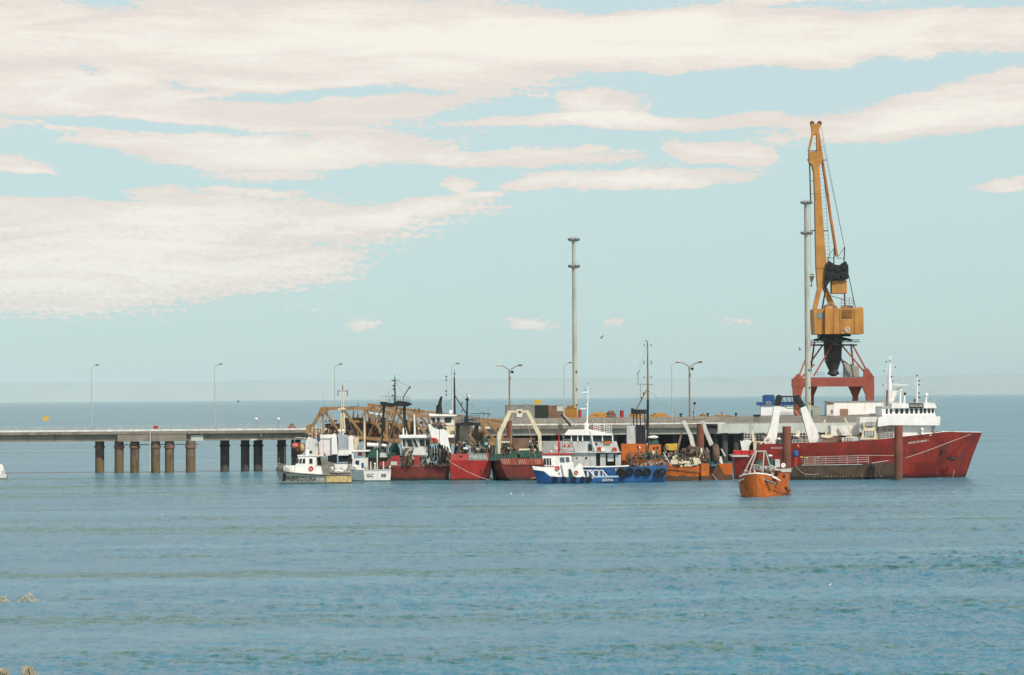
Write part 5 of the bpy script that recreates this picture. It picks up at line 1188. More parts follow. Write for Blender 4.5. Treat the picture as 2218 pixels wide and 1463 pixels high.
O.part('deck_gear', black).clutter(1446, 1500, 990, 1012, 12, 42, 20, 641, 4.2).done('stuff')
O.part('deck_gear', greyw).clutter(1446, 1500, 990, 1012, 12, 42, 14, 642, 4.2).done('stuff')
O.part('deck_gear', brownm).clutter(1446, 1500, 990, 1012, 12, 42, 24, 643, 4.2).done('stuff')
O.part('deck_gear', netg).clutter(1446, 1500, 990, 1012, 12, 42, 12, 644, 4.2).done('stuff')
O.part('deck_gear', cream).clutter(1446, 1500, 990, 1012, 12, 42, 8, 645, 4.2).done('stuff')
O.part('deck_gear', ringm).clutter(1446, 1500, 990, 1012, 12, 42, 4, 646, 4.2).done('stuff')
O.part('deck_gear', gearm).clutter(1496, 1530, 990, 1010, 14, 44, 25, 650, 4.2).done('stuff')
O.part('deck_gear', black).clutter(1496, 1530, 990, 1010, 14, 44, 12, 651, 4.2).done('stuff')
O.part('deck_gear', greyw).clutter(1496, 1530, 990, 1010, 14, 44, 8, 652, 4.2).done('stuff')
O.part('deck_gear', brownm).clutter(1496, 1530, 990, 1010, 14, 44, 15, 653, 4.2).done('stuff')
O.part('deck_gear', netg).clutter(1496, 1530, 990, 1010, 14, 44, 7, 654, 4.2).done('stuff')
O.part('deck_gear', cream).clutter(1496, 1530, 990, 1010, 14, 44, 5, 655, 4.2).done('stuff')
O.part('deck_gear', ringm).clutter(1496, 1530, 990, 1010, 14, 44, 2, 656, 4.2).done('stuff')
O.part('fish_crates', cream).box(1453, 996, 1468, 1006, 10, 30).nxt().box(1470, 999, 1494, 1004, 12, 30).nxt().prism([(1500, 992), (1513, 993), (1520, 1004), (1504, 1006)], 8, 24).done()
O.part('working_light', lettw, smooth=True).tube((1436.5, 980, 8), (1455, 1012, 8), .9).nxt().tube((1484, 1006, 6), (1490, 1010, 6), 1.2).nxt().tube((1490, 1010, 6), (1512, 1006, 6), 1.0).done()
# ---------------------------------------------------------------- coast guard patrol boat
A_ = T('patrol_boat', 'grey and white coast guard patrol boat with ochre stained stern, leftmost of the moored boats', 'boat', 682, 1046.6)
H = A_.part('hull', hull_grey, smooth=True).hull([(597, 1016.5, 607, 1.5, 1), (608, 1019, 613, 9, 5), (625, 1022, 627, 18, 12), (650, 1024.8, 650, 23, 18), (690, 1027.5, 690, 25, 21), (730, 1028.5, 730, 25, 21), (761, 1028.5, 760, 23, 20)], 0, 5, .5).done()
A_.part('rust_streaks', rustrun, H).runs(H, 612, 706, 1030, 1038, 18, 14, 3, 8).done('stuff')
A_.part('stern_quarter', stainy, H).prism([(707, 1030.4), (761.6, 1030.6), (760.4, 1044.6), (707, 1045)], -26.2, -24.2).done()
A_.part('rub_rail', mk('rub_rail_dark', (0.085, 0.08, 0.075), 0.8, 0.3, 1.0), H).path([(597.5, 1018.4, -3), (612, 1021.8, -13), (630, 1025, -21), (652, 1027.4, -25), (692, 1029.6, -26.5), (762, 1030.2, -25.5)], 1.25, 6).done()
A_.part('hull_stripe', mk('navy_stripe', (0.018, 0.035, 0.07), 0.6), H).text('/', 616.5, 1035, 15, -.4, 1.9, H, 0, 0, .05).done()
A_.part('name_lettering', lettd, H).text('PREFECTURA', 653, 1037, 9.5, -0.22, 0.86, H, 0, -0.015, .012).done()
tk = A_.part('foredeck_trunk', white, smooth=True).box(613, 1009, 640, 1025, -12, 12, 3).done()
wh = A_.part('wheelhouse', white).prism([(637, 1027), (640, 1008), (646.5, 989), (684, 989), (684, 1028.5)], -15, 15).nxt().prism([(684.3, 1010), (702, 1011), (705, 1028.5), (684.3, 1028.5)], -14, 14).done()
for p in ([(644, 994.5), (648, 994.5), (646.2, 1004), (641.5, 1004)], [(649.4, 994), (654, 994), (653, 1004.2), (648, 1004.2)], [(656, 994), (661.5, 994), (661, 1004.4), (655, 1004.4)], [(670, 994), (677, 994), (677, 1004.6), (670, 1004.6)]):
    A_.part('window', glass, wh).prism(p, -15.7, -14.5).done()
A_.part('wheelhouse_roof', white2, wh).box(644, 986, 701, 989.2, -16.5, 16.5, .8).done()
A_.part('roof_post', white, wh).box(663, 974, 668.5, 986, -8, 8).done()
A_.part('roof_strut', white2, wh).path([(685, 989, -14), (686, 1010, -14)], 1.2).nxt().path([(699, 989, -14), (702, 1011, -14)], 1.0).done()
A_.part('cockpit_shade_block', black).box(685.5, 991, 698, 1008, -6, 10).done()  # black block standing in for the shade of the open cockpit
lifebuoy(A_, 673.8, 1015.5, -16, 5.2)
ms = A_.part('mast', cream, smooth=True).tube((684.5, 988, 0), (684.8, 931, 0), 1.2, .7, 8).done()
A_.part('whip_aerial', grey).tube((700.5, 986, 4), (700.5, 852, 4), .45, .25, 6).done()
A_.part('bow_rail', railm).rail([(600, 1017, -4), (613, 1020, -13), (632, 1024, -20)], 14, 3, .55, 3).done()
A_.part('deck_gear', gearm).clutter(600, 618, 1006, 1019, -6, 8, 13, 710, 2.9).done('stuff')
A_.part('deck_gear', black).clutter(600, 618, 1006, 1019, -6, 8, 6, 711, 2.9).done('stuff')
A_.part('deck_gear', greyw).clutter(600, 618, 1006, 1019, -6, 8, 4, 712, 2.9).done('stuff')
A_.part('deck_gear', brownm).clutter(600, 618, 1006, 1019, -6, 8, 7, 713, 2.9).done('stuff')
A_.part('deck_gear', netg).clutter(600, 618, 1006, 1019, -6, 8, 3, 714, 2.9).done('stuff')
A_.part('deck_gear', cream).clutter(600, 618, 1006, 1019, -6, 8, 2, 715, 2.9).done('stuff')
A_.part('deck_gear', ringm).clutter(600, 618, 1006, 1019, -6, 8, 2, 716, 2.9).done('stuff')
A_.part('deck_gear', gearm).tube((616, 1010, 0), (617, 966, 0), .9, .6).tube((606, 1006, 0), (604, 990, 0), 1.2, .3).tube((631, 1008, 0), (632, 990, 0), .8, .4).done()
tp = mk('grey_tarpaulin', (0.21, 0.205, 0.17), 0.9, 0.3, 0.9, (0.10, 0.09, 0.075), 0.5)
A_.part('tarpaulin', tp).prism([(694, 990), (708, 992), (714, 1028), (700, 1028)], -16, -8).nxt().prism([(709, 1000), (724, 1004), (727, 1028), (715, 1028)], -6, 4).done()
A_.part('white_bundle', white, smooth=True).ball((718, 1016, -8), 5, 4.6).nxt().ball((733, 1021, -12), 10.5, 4.4, 6).done()
A_.part('aft_cabinet', white2).box(724, 1006, 752, 1024, -4, 14).done()
A_.part('deck_gear', gearm).clutter(705, 760, 1014, 1029, -14, 14, 41, 720, 3.3).done('stuff')
A_.part('deck_gear', black).clutter(705, 760, 1014, 1029, -14, 14, 20, 721, 3.3).done('stuff')
A_.part('deck_gear', greyw).clutter(705, 760, 1014, 1029, -14, 14, 14, 722, 3.3).done('stuff')
A_.part('deck_gear', brownm).clutter(705, 760, 1014, 1029, -14, 14, 24, 723, 3.3).done('stuff')
A_.part('deck_gear', netg).clutter(705, 760, 1014, 1029, -14, 14, 12, 724, 3.3).done('stuff')
A_.part('deck_gear', cream).clutter(705, 760, 1014, 1029, -14, 14, 8, 725, 3.3).done('stuff')
A_.part('deck_gear', ringm).clutter(705, 760, 1014, 1029, -14, 14, 4, 726, 3.3).done('stuff')
A_.part('aft_rail', railm).rail([(716, 1028, -20), (760, 1028.5, -20)], 10, 5, .45, 2).done()
for x in (690.5, 703.5): A_.part('beacon', ringm, smooth=True).ball((x, 985, -8), 2.8, 2.6).done()

# ---------------------------------------------------------------- larger white patrol ship behind
M = T('patrol_ship', 'white patrol ship with boxy white superstructure behind the small patrol boat', 'ship', 715, 1040, 606)
H = M.part('hull', hull_grey, smooth=True).hull([(642, 996, 652, 3, 2, 40), (665, 1000, 668, 22, 16, 40), (710, 1004, 710, 28, 24, 40), (770, 1006, 768, 26, 24, 40), (786, 1006, 783, 20, 19, 40)], 40, 6).done()
fr = M.part('forward_house', white2).prism([(663, 955), (668, 947), (690, 955), (692, 1004), (664, 1004), (661, 980)], 14, 66).done()
M.part('porthole', black, fr, smooth=True).ball((673.5, 979.5, 13.5), 3, 3, 1.5).done()
M.part('bridge', pinkw).prism([(690.5, 958), (694, 952), (718, 951), (718, 987), (692.5, 988)], 10, 64).done()
M.part('bridge_roof', white).box(693, 942, 727, 950.6, 8, 66, 1).done()
M.part('side_panel', white).prism([(718.3, 945), (729, 946), (731.5, 984), (718.3, 985)], 4, 58).done()
M.part('funnel_side', mk('blue_grey_paint', (0.36, 0.39, 0.42), 0.6, 0.12, 0.5, (0.25, 0.22, 0.2), 0.3)).prism([(731.8, 940), (737, 939), (754, 947), (754, 976), (733, 975)], 8, 56).done()
M.part('aft_house', white).prism([(754.3, 947), (759, 944), (765, 949), (767, 986), (755, 984)], 6, 56).done()
M.part('lower_panel', white).box(732.5, 975.6, 755, 987, 4, 56).done()
M.part('dark_opening', black).box(733, 987.4, 762, 1001, 10, 50).done()
M.part('cream_cabinet', cream).box(767.4, 948, 776, 980, 16, 50).done()
for x in (735.5, 743.5): M.part('radar_dome', white, smooth=True).ball((x, 933.5, 30), 3.8, 3.4).tube((x, 936, 30), (x, 942, 30), 1.4).done()
ms = M.part('lattice_mast', cream)
for dx, dd in ((-5, -6), (5, -6), (0, 8)): ms.tube((742 + dx, 938, 34 + dd), (742, 843, 34), 1.5, .9, 6)
for yy in range(6): ms.tube((742 - 4.4 + yy * .6, 926 - yy * 13, 30), (742 + 4.4 - yy * .6, 920 - yy * 13, 30), .6)
ms = ms.done()
M.part('crosstree', brownm, ms).tube((731, 847.5, 34), (753, 847.5, 34), .7).tube((742, 845, 34), (742, 834, 34), 1.5, .8).tube((732, 845, 34), (732, 858, 34), 1.0).tube((752.5, 845, 34), (752.5, 858, 34), 1.0).tube((738, 880, 34), (746, 880, 34), 2.0).done()
M.part('mast_platform', cream, ms).box(732, 885, 749, 888, 24, 44).done()
M.part('rigging', grey).tube((742, 870, 34), (668, 952, 34), .3).tube((742, 870, 34), (768, 948, 34), .3).done()
M.part('deck_gear', gearm).clutter(690, 728, 930, 943, 16, 46, 28, 730, 2.9).done('stuff')
M.part('deck_gear', black).clutter(690, 728, 930, 943, 16, 46, 14, 731, 2.9).done('stuff')
M.part('deck_gear', greyw).clutter(690, 728, 930, 943, 16, 46, 9, 732, 2.9).done('stuff')
M.part('deck_gear', brownm).clutter(690, 728, 930, 943, 16, 46, 16, 733, 2.9).done('stuff')
M.part('deck_gear', netg).clutter(690, 728, 930, 943, 16, 46, 8, 734, 2.9).done('stuff')
M.part('deck_gear', cream).clutter(690, 728, 930, 943, 16, 46, 5, 735, 2.9).done('stuff')
M.part('deck_gear', ringm).clutter(690, 728, 930, 943, 16, 46, 2, 736, 2.9).done('stuff')
M.part('deck_gear', gearm).clutter(665, 690, 938, 952, 20, 50, 18, 740, 3.1).done('stuff')
M.part('deck_gear', black).clutter(665, 690, 938, 952, 20, 50, 9, 741, 3.1).done('stuff')
M.part('deck_gear', greyw).clutter(665, 690, 938, 952, 20, 50, 6, 742, 3.1).done('stuff')
M.part('deck_gear', brownm).clutter(665, 690, 938, 952, 20, 50, 10, 743, 3.1).done('stuff')
M.part('deck_gear', netg).clutter(665, 690, 938, 952, 20, 50, 5, 744, 3.1).done('stuff')
M.part('deck_gear', cream).clutter(665, 690, 938, 952, 20, 50, 3, 745, 3.1).done('stuff')
M.part('deck_gear', ringm).clutter(665, 690, 938, 952, 20, 50, 2, 746, 3.1).done('stuff')
for x, y0 in ((676, 925), (684, 920), (697, 915), (712, 930)): M.part('aerial', white2).tube((x, 952, 24), (x, y0, 24), .6).done()
M.part('blue_flag', bluep).box(687, 950, 693, 957, 6, 7).done()
RB = T('rescue_boat', 'small red and cream rescue boat slung at the bow of the white patrol ship', 'boat', 646, 985, 603)
hb_ = RB.part('hull', rustp, smooth=True).loft([[(632, 960, 8), (640, 958, 0), (640, 974, 0), (634, 974, 8), (633, 968, 10)], [(640, 961, 14), (656, 960, 0), (654, 984, 0), (644, 984, 10), (640, 976, 14)], [(652, 964, 14), (661, 962, 4), (660, 978, 4), (656, 980, 10), (653, 974, 14)]]).done()
RB.part('bow_cover', mk('coral_canvas', (0.58, 0.15, 0.12), 0.7, 0.1, 1.0), hb_, smooth=True).ball((638.5, 966, -2), 8, 5.6, 6).done()
RB.part('canopy', stainy, hb_, smooth=True).ball((654, 970, -3), 5, 9, 6).done()
RB.part('sling', railm).tube((636, 962, 4), (640, 948, 30), .5).nxt().tube((656, 962, 4), (660, 948, 30), .5).nxt().tube((640, 948, 30), (664, 950, 40), 1.1).done()

# ---------------------------------------------------------------- white boat, stern to us
N_ = T('guard_boat', 'white boat showing its square white transom, between patrol boat and red trawlers', 'boat', 815, 1043)
def r4(xl, yt, xr, d, yb=1046, tl=0): return [(xl + 3, yb, d), (xl, yt + tl, d), (xr, yt, d), (xr - 2, yb, d)]
H = N_.part('hull', hull_white).loft([r4(787, 1018.6, 847, 0), r4(766, 1018.4, 835, 30), r4(757, 1018, 812, 70), r4(752, 1016, 782, 120), r4(752, 1012, 758, 160)]).done()
N_.part('transom_lettering', lettd, H).text('GC', 802, 1030.6, 7.4, 0, 1.0, None, -.3, 0, .02).text('88', 831, 1030.6, 7.4, 0, 1.0, None, -.3, 0, .02).done()
N_.part('transom_cap', greyw, H).box(786.4, 1017.4, 847.4, 1019.4, -.8, 4).done()
N_.part('waterline_band', black, H).box(789, 1041, 846, 1044.2, -.6, 2).done()
ch = N_.part('cabin', white2).prism([(762, 1017.8), (764, 994), (797, 992), (797, 1018)], 30, 80).done()
N_.part('window', glass, ch).box(770, 998, 778, 1007, 29, 30.5).done()
N_.part('window', bluep, ch).box(783, 1003, 788, 1014, 29, 30.5).done()
N_.part('red_panel', redp, ch).box(775, 979.6, 784.6, 988, 34, 38).done()
N_.part('cabin_roof', white, ch).box(760, 976, 800, 978.5, 26, 84).prism([(762, 978), (766, 978), (766, 994), (762, 994)], 30, 34).done()
N_.part('white_bundle', white, smooth=True).ball((769, 1011, 20), 5.5, 4.4).done()
ms = N_.part('mast', cream, smooth=True).tube((790, 1017, 40), (789, 915, 40), 2.9, 2.0, 10).done()
N_.part('mast_head', cream, ms).tube((789, 915, 40), (789, 902, 40), 1, .5).done()
N_.part('stanchion', white2).tube((803, 1018, 6), (803, 1000, 6), 1.2).nxt().tube((812, 1018, 6), (812, 1003, 6), 1.4).nxt().tube((817, 1018, 10), (817, 976, 10), 1.2).nxt().tube((830.5, 1018, 6), (830.5, 1000, 6), 1.2).nxt().tube((844, 1018, 6), (844, 1008, 6), 1.2).nxt().tube((794, 1018, 6), (794, 1004, 6), 1.6).done()
N_.part('stern_light', white, smooth=True).ball((812, 1005, 6), 2.4).done()
N_.part('deck_gear', gearm).clutter(790, 846, 1008, 1018.4, 14, 30, 42, 750, 2.3).done('stuff')
N_.part('deck_gear', black).clutter(790, 846, 1008, 1018.4, 14, 30, 21, 751, 2.3).done('stuff')
N_.part('deck_gear', greyw).clutter(790, 846, 1008, 1018.4, 14, 30, 14, 752, 2.3).done('stuff')
N_.part('deck_gear', brownm).clutter(790, 846, 1008, 1018.4, 14, 30, 25, 753, 2.3).done('stuff')
N_.part('deck_gear', netg).clutter(790, 846, 1008, 1018.4, 14, 30, 12, 754, 2.3).done('stuff')
N_.part('deck_gear', cream).clutter(790, 846, 1008, 1018.4, 14, 30, 8, 755, 2.3).done('stuff')
N_.part('deck_gear', ringm).clutter(790, 846, 1008, 1018.4, 14, 30, 4, 756, 2.3).done('stuff')
lifebuoy(N_, 754, 1012, 40, 3.6)

# ---------------------------------------------------------------- dark red trawler with black gantry
E = T('red_trawler', 'dark red trawler with white wheelhouse and black gantry, left of the bright red one', 'trawler', 893, 1042.6)
H = E.part('hull', hull_dred, smooth=True).hull([(817, 1016, 826, 26, 22, 72), (830, 1014, 834, 38, 34, 72), (880, 1011, 880, 42, 38, 72), (930, 1010, 930, 42, 38, 72), (972, 1009, 970, 38, 34, 72)], 72, 6).done()
bwk = mk('bulwark_red', (0.33, 0.04, 0.035), 0.55, 0.22, 0.5, (0.11, 0.05, 0.04), 0.55)
for x0, x1, y0 in ((846, 866, 989), (868, 879, 990), (897, 910, 987), (950, 960, 987.6), (822, 845, 1001)): E.part('bulwark', bwk, H).box(x0, y0, x1, 1013.6, 31, 34).done()
E.part('rust_streaks', rustrun, H).runs(H, 835, 966, 1014, 1030, 30, 12, 5, 16).done('stuff')
E.part('bulwark_rail', brownm, H).path([(822, 1010, 31), (866, 1010.6, 31), (916, 1009.4, 31), (972, 1008.4, 34)], 1.2, 6).done()
E.part('scupper_panel', greyw, H).box(846, 1000, 860, 1008, 30, 31.5).done()
wh = E.part('wheelhouse', greyw).prism([(868, 950), (930, 949), (930, 988), (871, 988)], 44, 100).done()
E.part('lower_panel', white2, wh).prism([(889, 986), (893, 976), (902, 970), (915, 970), (923, 974), (925, 986.5)], 42, 44).done()
for p in ([(872, 952), (877, 952), (878.5, 966), (874, 966)], [(880, 952), (889, 952), (896, 967), (885, 967)], [(894, 952), (899, 952), (906, 968), (901, 968)], [(908, 952), (920, 952), (920, 966), (911, 966)], [(922, 952), (929, 952), (929, 966), (922, 966)]):
    E.part('window', glass, wh).prism(p, 42.6, 44.4).done()
E.part('window_post', white, wh).beam((870, 949, 42), (873.5, 988, 42), 1.6).nxt().beam((899.5, 950, 41.6), (907.5, 968, 41.6), 1.0).nxt().beam((921, 950, 41.6), (921, 966, 41.6), .9).done()
E.part('wheelhouse_roof', white, wh).box(864, 942.4, 984, 949, 36, 104, .8).done()
E.part('roof_stub', white, wh, smooth=True).tube((898.5, 943, 60), (897, 898, 60), 2.3, 1.6, 8).nxt().tube((873.5, 943, 60), (873.5, 927, 60), 1.8, None, 8).nxt().tube((881, 943, 60), (881, 920, 60), 1.2, None, 8).done()
E.part('deck_gear', gearm).clutter(900, 934, 934, 943, 44, 74, 25, 810, 2.2).done('stuff')
E.part('deck_gear', black).clutter(900, 934, 934, 943, 44, 74, 12, 811, 2.2).done('stuff')
E.part('deck_gear', greyw).clutter(900, 934, 934, 943, 44, 74, 8, 812, 2.2).done('stuff')
E.part('deck_gear', brownm).clutter(900, 934, 934, 943, 44, 74, 15, 813, 2.2).done('stuff')
E.part('deck_gear', netg).clutter(900, 934, 934, 943, 44, 74, 7, 814, 2.2).done('stuff')
E.part('deck_gear', cream).clutter(900, 934, 934, 943, 44, 74, 5, 815, 2.2).done('stuff')
E.part('deck_gear', ringm).clutter(900, 934, 934, 943, 44, 74, 2, 816, 2.2).done('stuff')
E.part('white_wing', white).prism([(927, 920), (931, 919), (939, 927), (951, 931), (952, 960), (940, 956), (934, 946)], 26, 31).done()
E.part('white_wing', white, None).prism([(952.2, 931), (961, 930), (967, 934), (972, 958), (977.5, 981), (966, 977), (958, 968), (952.2, 960)], 24, 32).done()
E.part('pulley', redp, smooth=True).tube((945.5, 955, 20), (945.5, 955, 26), 4, None, 14).nxt().tube((936, 951, 22), (945, 951, 24), 2.6, None, 10).done()
for mt, n, sd in ((netb, 60, 1), (black, 45, 2), (gearm, 40, 3)):
    E.part('net_roll', mt).clutter(874, 890, 972, 1010, 24, 34, n // 2, sd, 4.0).nxt().clutter(948, 974, 976, 1010, 20, 32, n // 2, sd + 9, 4.0).done('stuff')
for i in range(5): E.part('net_hoop', black if i % 2 else netb, smooth=True).ring((935 + i * 9, 985, 22 + i), 12, 2.2, 'x', 14, 6).done()
hg = E.part('hanging_chain', black)
for i in range(9): 
    x = 927 + i * 5.2; hg.path([(x, 964 + (i % 3) * 2, 24), (x + 1.4, 978, 22), (x + 1, 990, 24)], 1.5, 5)
hg.done()
E.part('deck_gear', gearm).clutter(860, 970, 984, 1012, 36, 66, 82, 840, 4.2).done('stuff')
E.part('deck_gear', black).clutter(860, 970, 984, 1012, 36, 66, 41, 841, 4.2).done('stuff')
E.part('deck_gear', greyw).clutter(860, 970, 984, 1012, 36, 66, 28, 842, 4.2).done('stuff')
E.part('deck_gear', brownm).clutter(860, 970, 984, 1012, 36, 66, 49, 843, 4.2).done('stuff')
E.part('deck_gear', netg).clutter(860, 970, 984, 1012, 36, 66, 24, 844, 4.2).done('stuff')
E.part('deck_gear', cream).clutter(860, 970, 984, 1012, 36, 66, 16, 845, 4.2).done('stuff')
E.part('deck_gear', ringm).clutter(860, 970, 984, 1012, 36, 66, 8, 846, 4.2).done('stuff')
E.part('cream_pump', cream).path([(928, 1003, 28), (929, 990, 28), (934, 986, 28)], 1.8, 6).done()
E.part('portside_roof', white, smooth=True).tube((795, 963, 60), (826, 966, 60), 4.2, None, 10).nxt().tube((827, 964.5, 60), (842, 967.5, 60), 3.6, None, 10).done()
E.part('portside_net', netg).lump(792, 842, 968, 992, 46, 70, 85, 14, 6, .3).nxt().lump(840, 868, 955, 990, 60, 84, 86, 10, 6, .3).done()
E.part('portside_house', brownm).box(800, 980, 845, 1012, 62, 90).done()
E.part('grey_raft', greyw).prism([(824, 981), (836, 982), (838, 991), (822, 991)], 40, 56).done()
ga = E.part('gantry_leg', black).path([(832, 880, 60), (829, 920, 60), (825.5, 975, 60)], 2.8, 6).nxt().path([(876, 880, 60), (876, 905, 60), (881, 925, 60), (888, 943, 60)], 3.2, 6).done()
br_ = mk('gantry_brown', (0.13, 0.085, 0.055), 0.8, 0.3, 0.6, (0.05, 0.04, 0.03), 0.5)
for a, b, r in (((828, 884, 58), (797, 944, 50), 2.6), ((862, 872, 62), (838, 978, 46), 2.6), ((871, 886, 66), (852, 938, 66), 2.2), ((880, 910, 62), (846, 968, 56), 2.4), ((826, 944, 52), (822.5, 976, 50), 3.0)):
    E.part('gantry_strut', br_).beam(a, b, r).done()
gp = E.part('gantry_platform', black).prism([(822, 873), (826, 870), (850, 874), (862, 868), (884, 871), (893, 876), (882, 881), (868, 881), (858, 880), (848, 882), (828, 881)], 50, 78).done()
E.part('platform_rail', black, gp).rail([(827, 871, 50), (860, 870, 50), (888, 872, 50)], 12, 4, .4, 3).done()
E.part('platform_locker', white2, gp).box(826, 862, 839, 871, 56, 70).done()
ms = E.part('mast', black, smooth=True).tube((855.5, 872, 64), (855.5, 818, 64), 2.0, 1.1, 8).tube((855.5, 818, 64), (854.5, 812, 64), .6, .3).done()
E.part('crosstree', black, ms).tube((846, 825, 64), (866, 823.5, 64), .5).tube((851, 823, 64), (853, 826, 64), 1.6).done()
mast_lights(E, ms, [(852.5, 836), (852.5, 843.5), (850, 857)], 1.9, 62)
E.part('derrick', black).path([(873, 868, 62), (874, 860, 62), (887.5, 838, 62)], 1.1, 6).done()
E.part('derrick_block', brownm, smooth=True).ball((888, 839.5, 62), 1.8, 3.2).done()
E.part('rigging', grey).tube((857, 825, 64), (887, 838, 62), .3).tube((857, 828, 64), (876, 856, 62), .3).tube((854, 830, 64), (838, 860, 60), .25).done()
E.part('hull_rope', rope).path([(966, 990, 20), (978, 1003, -14), (1010, 1021, -24), (1040, 1034, -20), (1060, 1040, -10)], .6, 6).done()

# ---------------------------------------------------------------- bright red trawler, stern to us
K = T('red_trawler', 'bright red trawler showing its stern and black goalpost gantry, middle of the three red trawlers', 'trawler', 1018, 1041)
def r6(xl, xr, yt, d, yb=1045, bl=8, br=10, ym=1026): return [(xl + bl, yb, d), (xl + 1, ym, d), (xl, yt, d), (xr, yt, d), (xr - 3, ym, d), (xr - br, yb, d)]
H = K.part('hull', hull_bred, smooth=True).loft([r6(975, 1064, 997.6, 0, bl=1, br=16), r6(974, 1066, 996, 40, bl=6), r6(974, 1066, 994, 120, bl=8), r6(984, 1056, 990, 200, bl=16, br=18), r6(1014, 1026, 984, 250, bl=4, br=4)]).done()
lr = mk('light_red_paint', (0.46, 0.075, 0.06), 0.5, 0.15, 0.5, (0.2, 0.06, 0.045), 0.4)
K.part('rust_streaks', rustrun, H).runs(H, 980, 1055, 999, 1022, 14, 13, 5, 16).done('stuff')
K.part('stern_bulwark', lr, H).prism([(976.5, 984), (1014, 983.4), (1014, 997.4), (976, 997.4)], 0.4, 4).done()
K.part('fairlead', black, H, smooth=True).ball((998.5, 989, 0.2), 2.2, 2.8, 1).done()
nb = K.part('name_panel', grey, H).prism([(1015, 983), (1054, 982), (1058, 997.4), (1015, 997.4)], .6, 3).done()
K.part('name_lettering', lettw, nb).text('MAR SUR', 1036, 990.5, 6.5, -0.2, .95, None, .5, 0, .02).done()
K.part('corner_post', lr, H).prism([(1054.5, 981), (1060, 981.5), (1066, 998), (1058.5, 997.4)], .2, 5).done()
wh = K.part('wheelhouse', cream).prism([(930, 902), (984, 902), (985, 960), (938, 960)], 60, 130).done()
ww = K.part('wheelhouse_front', white2, wh).prism([(931, 903), (984, 903), (984, 922), (936, 922)], 58.4, 60).done()
for p in ([(933, 905), (941, 905), (943.5, 915), (937, 915)], [(963, 904.5), (978, 904.5), (977, 915.5), (963, 915.5)], [(946, 905), (952, 905), (953, 914), (948, 914)]): K.part('window', glass, ww).prism(p, 57.4, 58.6).done()
K.part('wheelhouse_roof', white, wh).prism([(928, 896.5), (988, 899), (988, 902), (931, 902)], 52, 136).done()
st = K.part('exhaust_stack', black, smooth=True).path([(951, 897, 90), (952, 880, 90), (953.5, 870, 90), (955.5, 862, 90)], 5.4, 10, 2.6).tube((951, 898, 90), (951, 878, 90), 8, 6, 12).done()
K.part('stack_tip', black, st, smooth=True).ball((956, 861, 90), 2.6, 2.2).done()
K.part('roof_light', white, smooth=True).ball((976, 893, 70), 4, 4.4).done()
K.part('deck_gear', gearm).clutter(938, 965, 914, 934, 40, 58, 20, 910, 4.2).done('stuff')
K.part('deck_gear', black).clutter(938, 965, 914, 934, 40, 58, 10, 911, 4.2).done('stuff')
K.part('deck_gear', greyw).clutter(938, 965, 914, 934, 40, 58, 7, 912, 4.2).done('stuff')
K.part('deck_gear', brownm).clutter(938, 965, 914, 934, 40, 58, 12, 913, 4.2).done('stuff')
K.part('deck_gear', netg).clutter(938, 965, 914, 934, 40, 58, 6, 914, 4.2).done('stuff')
K.part('deck_gear', cream).clutter(938, 965, 914, 934, 40, 58, 4, 915, 4.2).done('stuff')
K.part('deck_gear', ringm).clutter(938, 965, 914, 934, 40, 58, 2, 916, 4.2).done('stuff')
K.part('deckhouse', mk('rust_streaked_cream', (0.52, 0.49, 0.38), 0.6, 0.15, 0.6, (0.32, 0.16, 0.06), 0.75)).box(995.5, 921, 1020, 959, 70, 110).done()
g1 = K.part('gantry_leg', black).prism([(989, 921), (996.5, 921), (989, 984), (983, 984)], 36, 44).nxt().prism([(1030.5, 921), (1036.5, 921), (1037, 984), (1031, 984)], 36, 44).done()
gb = K.part('gantry_beam', black).prism([(985.5, 918), (1012, 914), (1040, 917), (1040, 922), (985.5, 922.5)], 32, 48).done()
K.part('gantry_platform', grey, gb).box(991, 903, 1030, 918, 50, 60).done()
K.part('platform_rail', black, gb).rail([(992, 917, 34), (1038, 917, 34)], 16, 6, .5, 3).rail([(1020, 899, 40), (1062, 899, 40)], 2.5, 3, .9, 1).done()
ms = K.part('mast', black, smooth=True).tube((985, 900, 72), (984, 818, 72), 2.4, 1.6, 10).tube((984, 818, 72), (984, 798, 72), .9, .3, 6).done()
K.part('crosstree', white2, ms).tube((968, 820, 72), (1000, 819.5, 72), .5).tube((979.5, 822, 72), (979.5, 896, 72), .7).done()
mast_lights(K, ms, [(984.5, 810)], 1.7, 70)
for y in (816.5, 823.5, 848, 856): K.part('signal_lamp', bluep, ms, smooth=True).ball((966.5, y, 72), 1.9, 2.4).done()
K.part('lamp_wire', grey, ms).tube((966.5, 812, 72), (967, 896, 72), .25).done()
m2 = K.part('aft_mast', black, smooth=True).tube((1011, 918, 44), (1012.5, 862, 44), 2.4, 1.7, 8).tube((1012.5, 862, 44), (1009.5, 853, 44), .9, .4).done()
K.part('mast_lamp', white, m2, smooth=True).ball((1016, 859, 44), 2.6).done()
K.part('mast_head', black, m2, smooth=True).ball((1012, 866, 44), 4.4, 3).done()
K.part('boom', black).path([(986, 858, 70), (998, 878, 60), (1011, 898, 46)], 1.1, 6).done()
K.part('rigging', grey).path([(984, 860, 72), (962, 880, 80)], .4).path([(1018, 874, 44), (1036, 890, 44), (1060, 899, 44)], .8).path([(986, 846, 72), (1012, 866, 44)], .3).path([(1060, 899, 44), (1044, 916, 44)], .8).path([(1058, 883, 44), (1058, 908, 44)], .4).path([(1036, 917, 44), (1039, 900, 44)], .6).done()
for x, y in ((1000.5, 874), (1001, 890)): K.part('rigging_block', brownm, smooth=True).ball((x, y, 50), 1.8, 3.6).done()
K.part('deck_gear', gearm).clutter(990, 1060, 958, 985, 10, 40, 52, 920, 4.2).done('stuff')
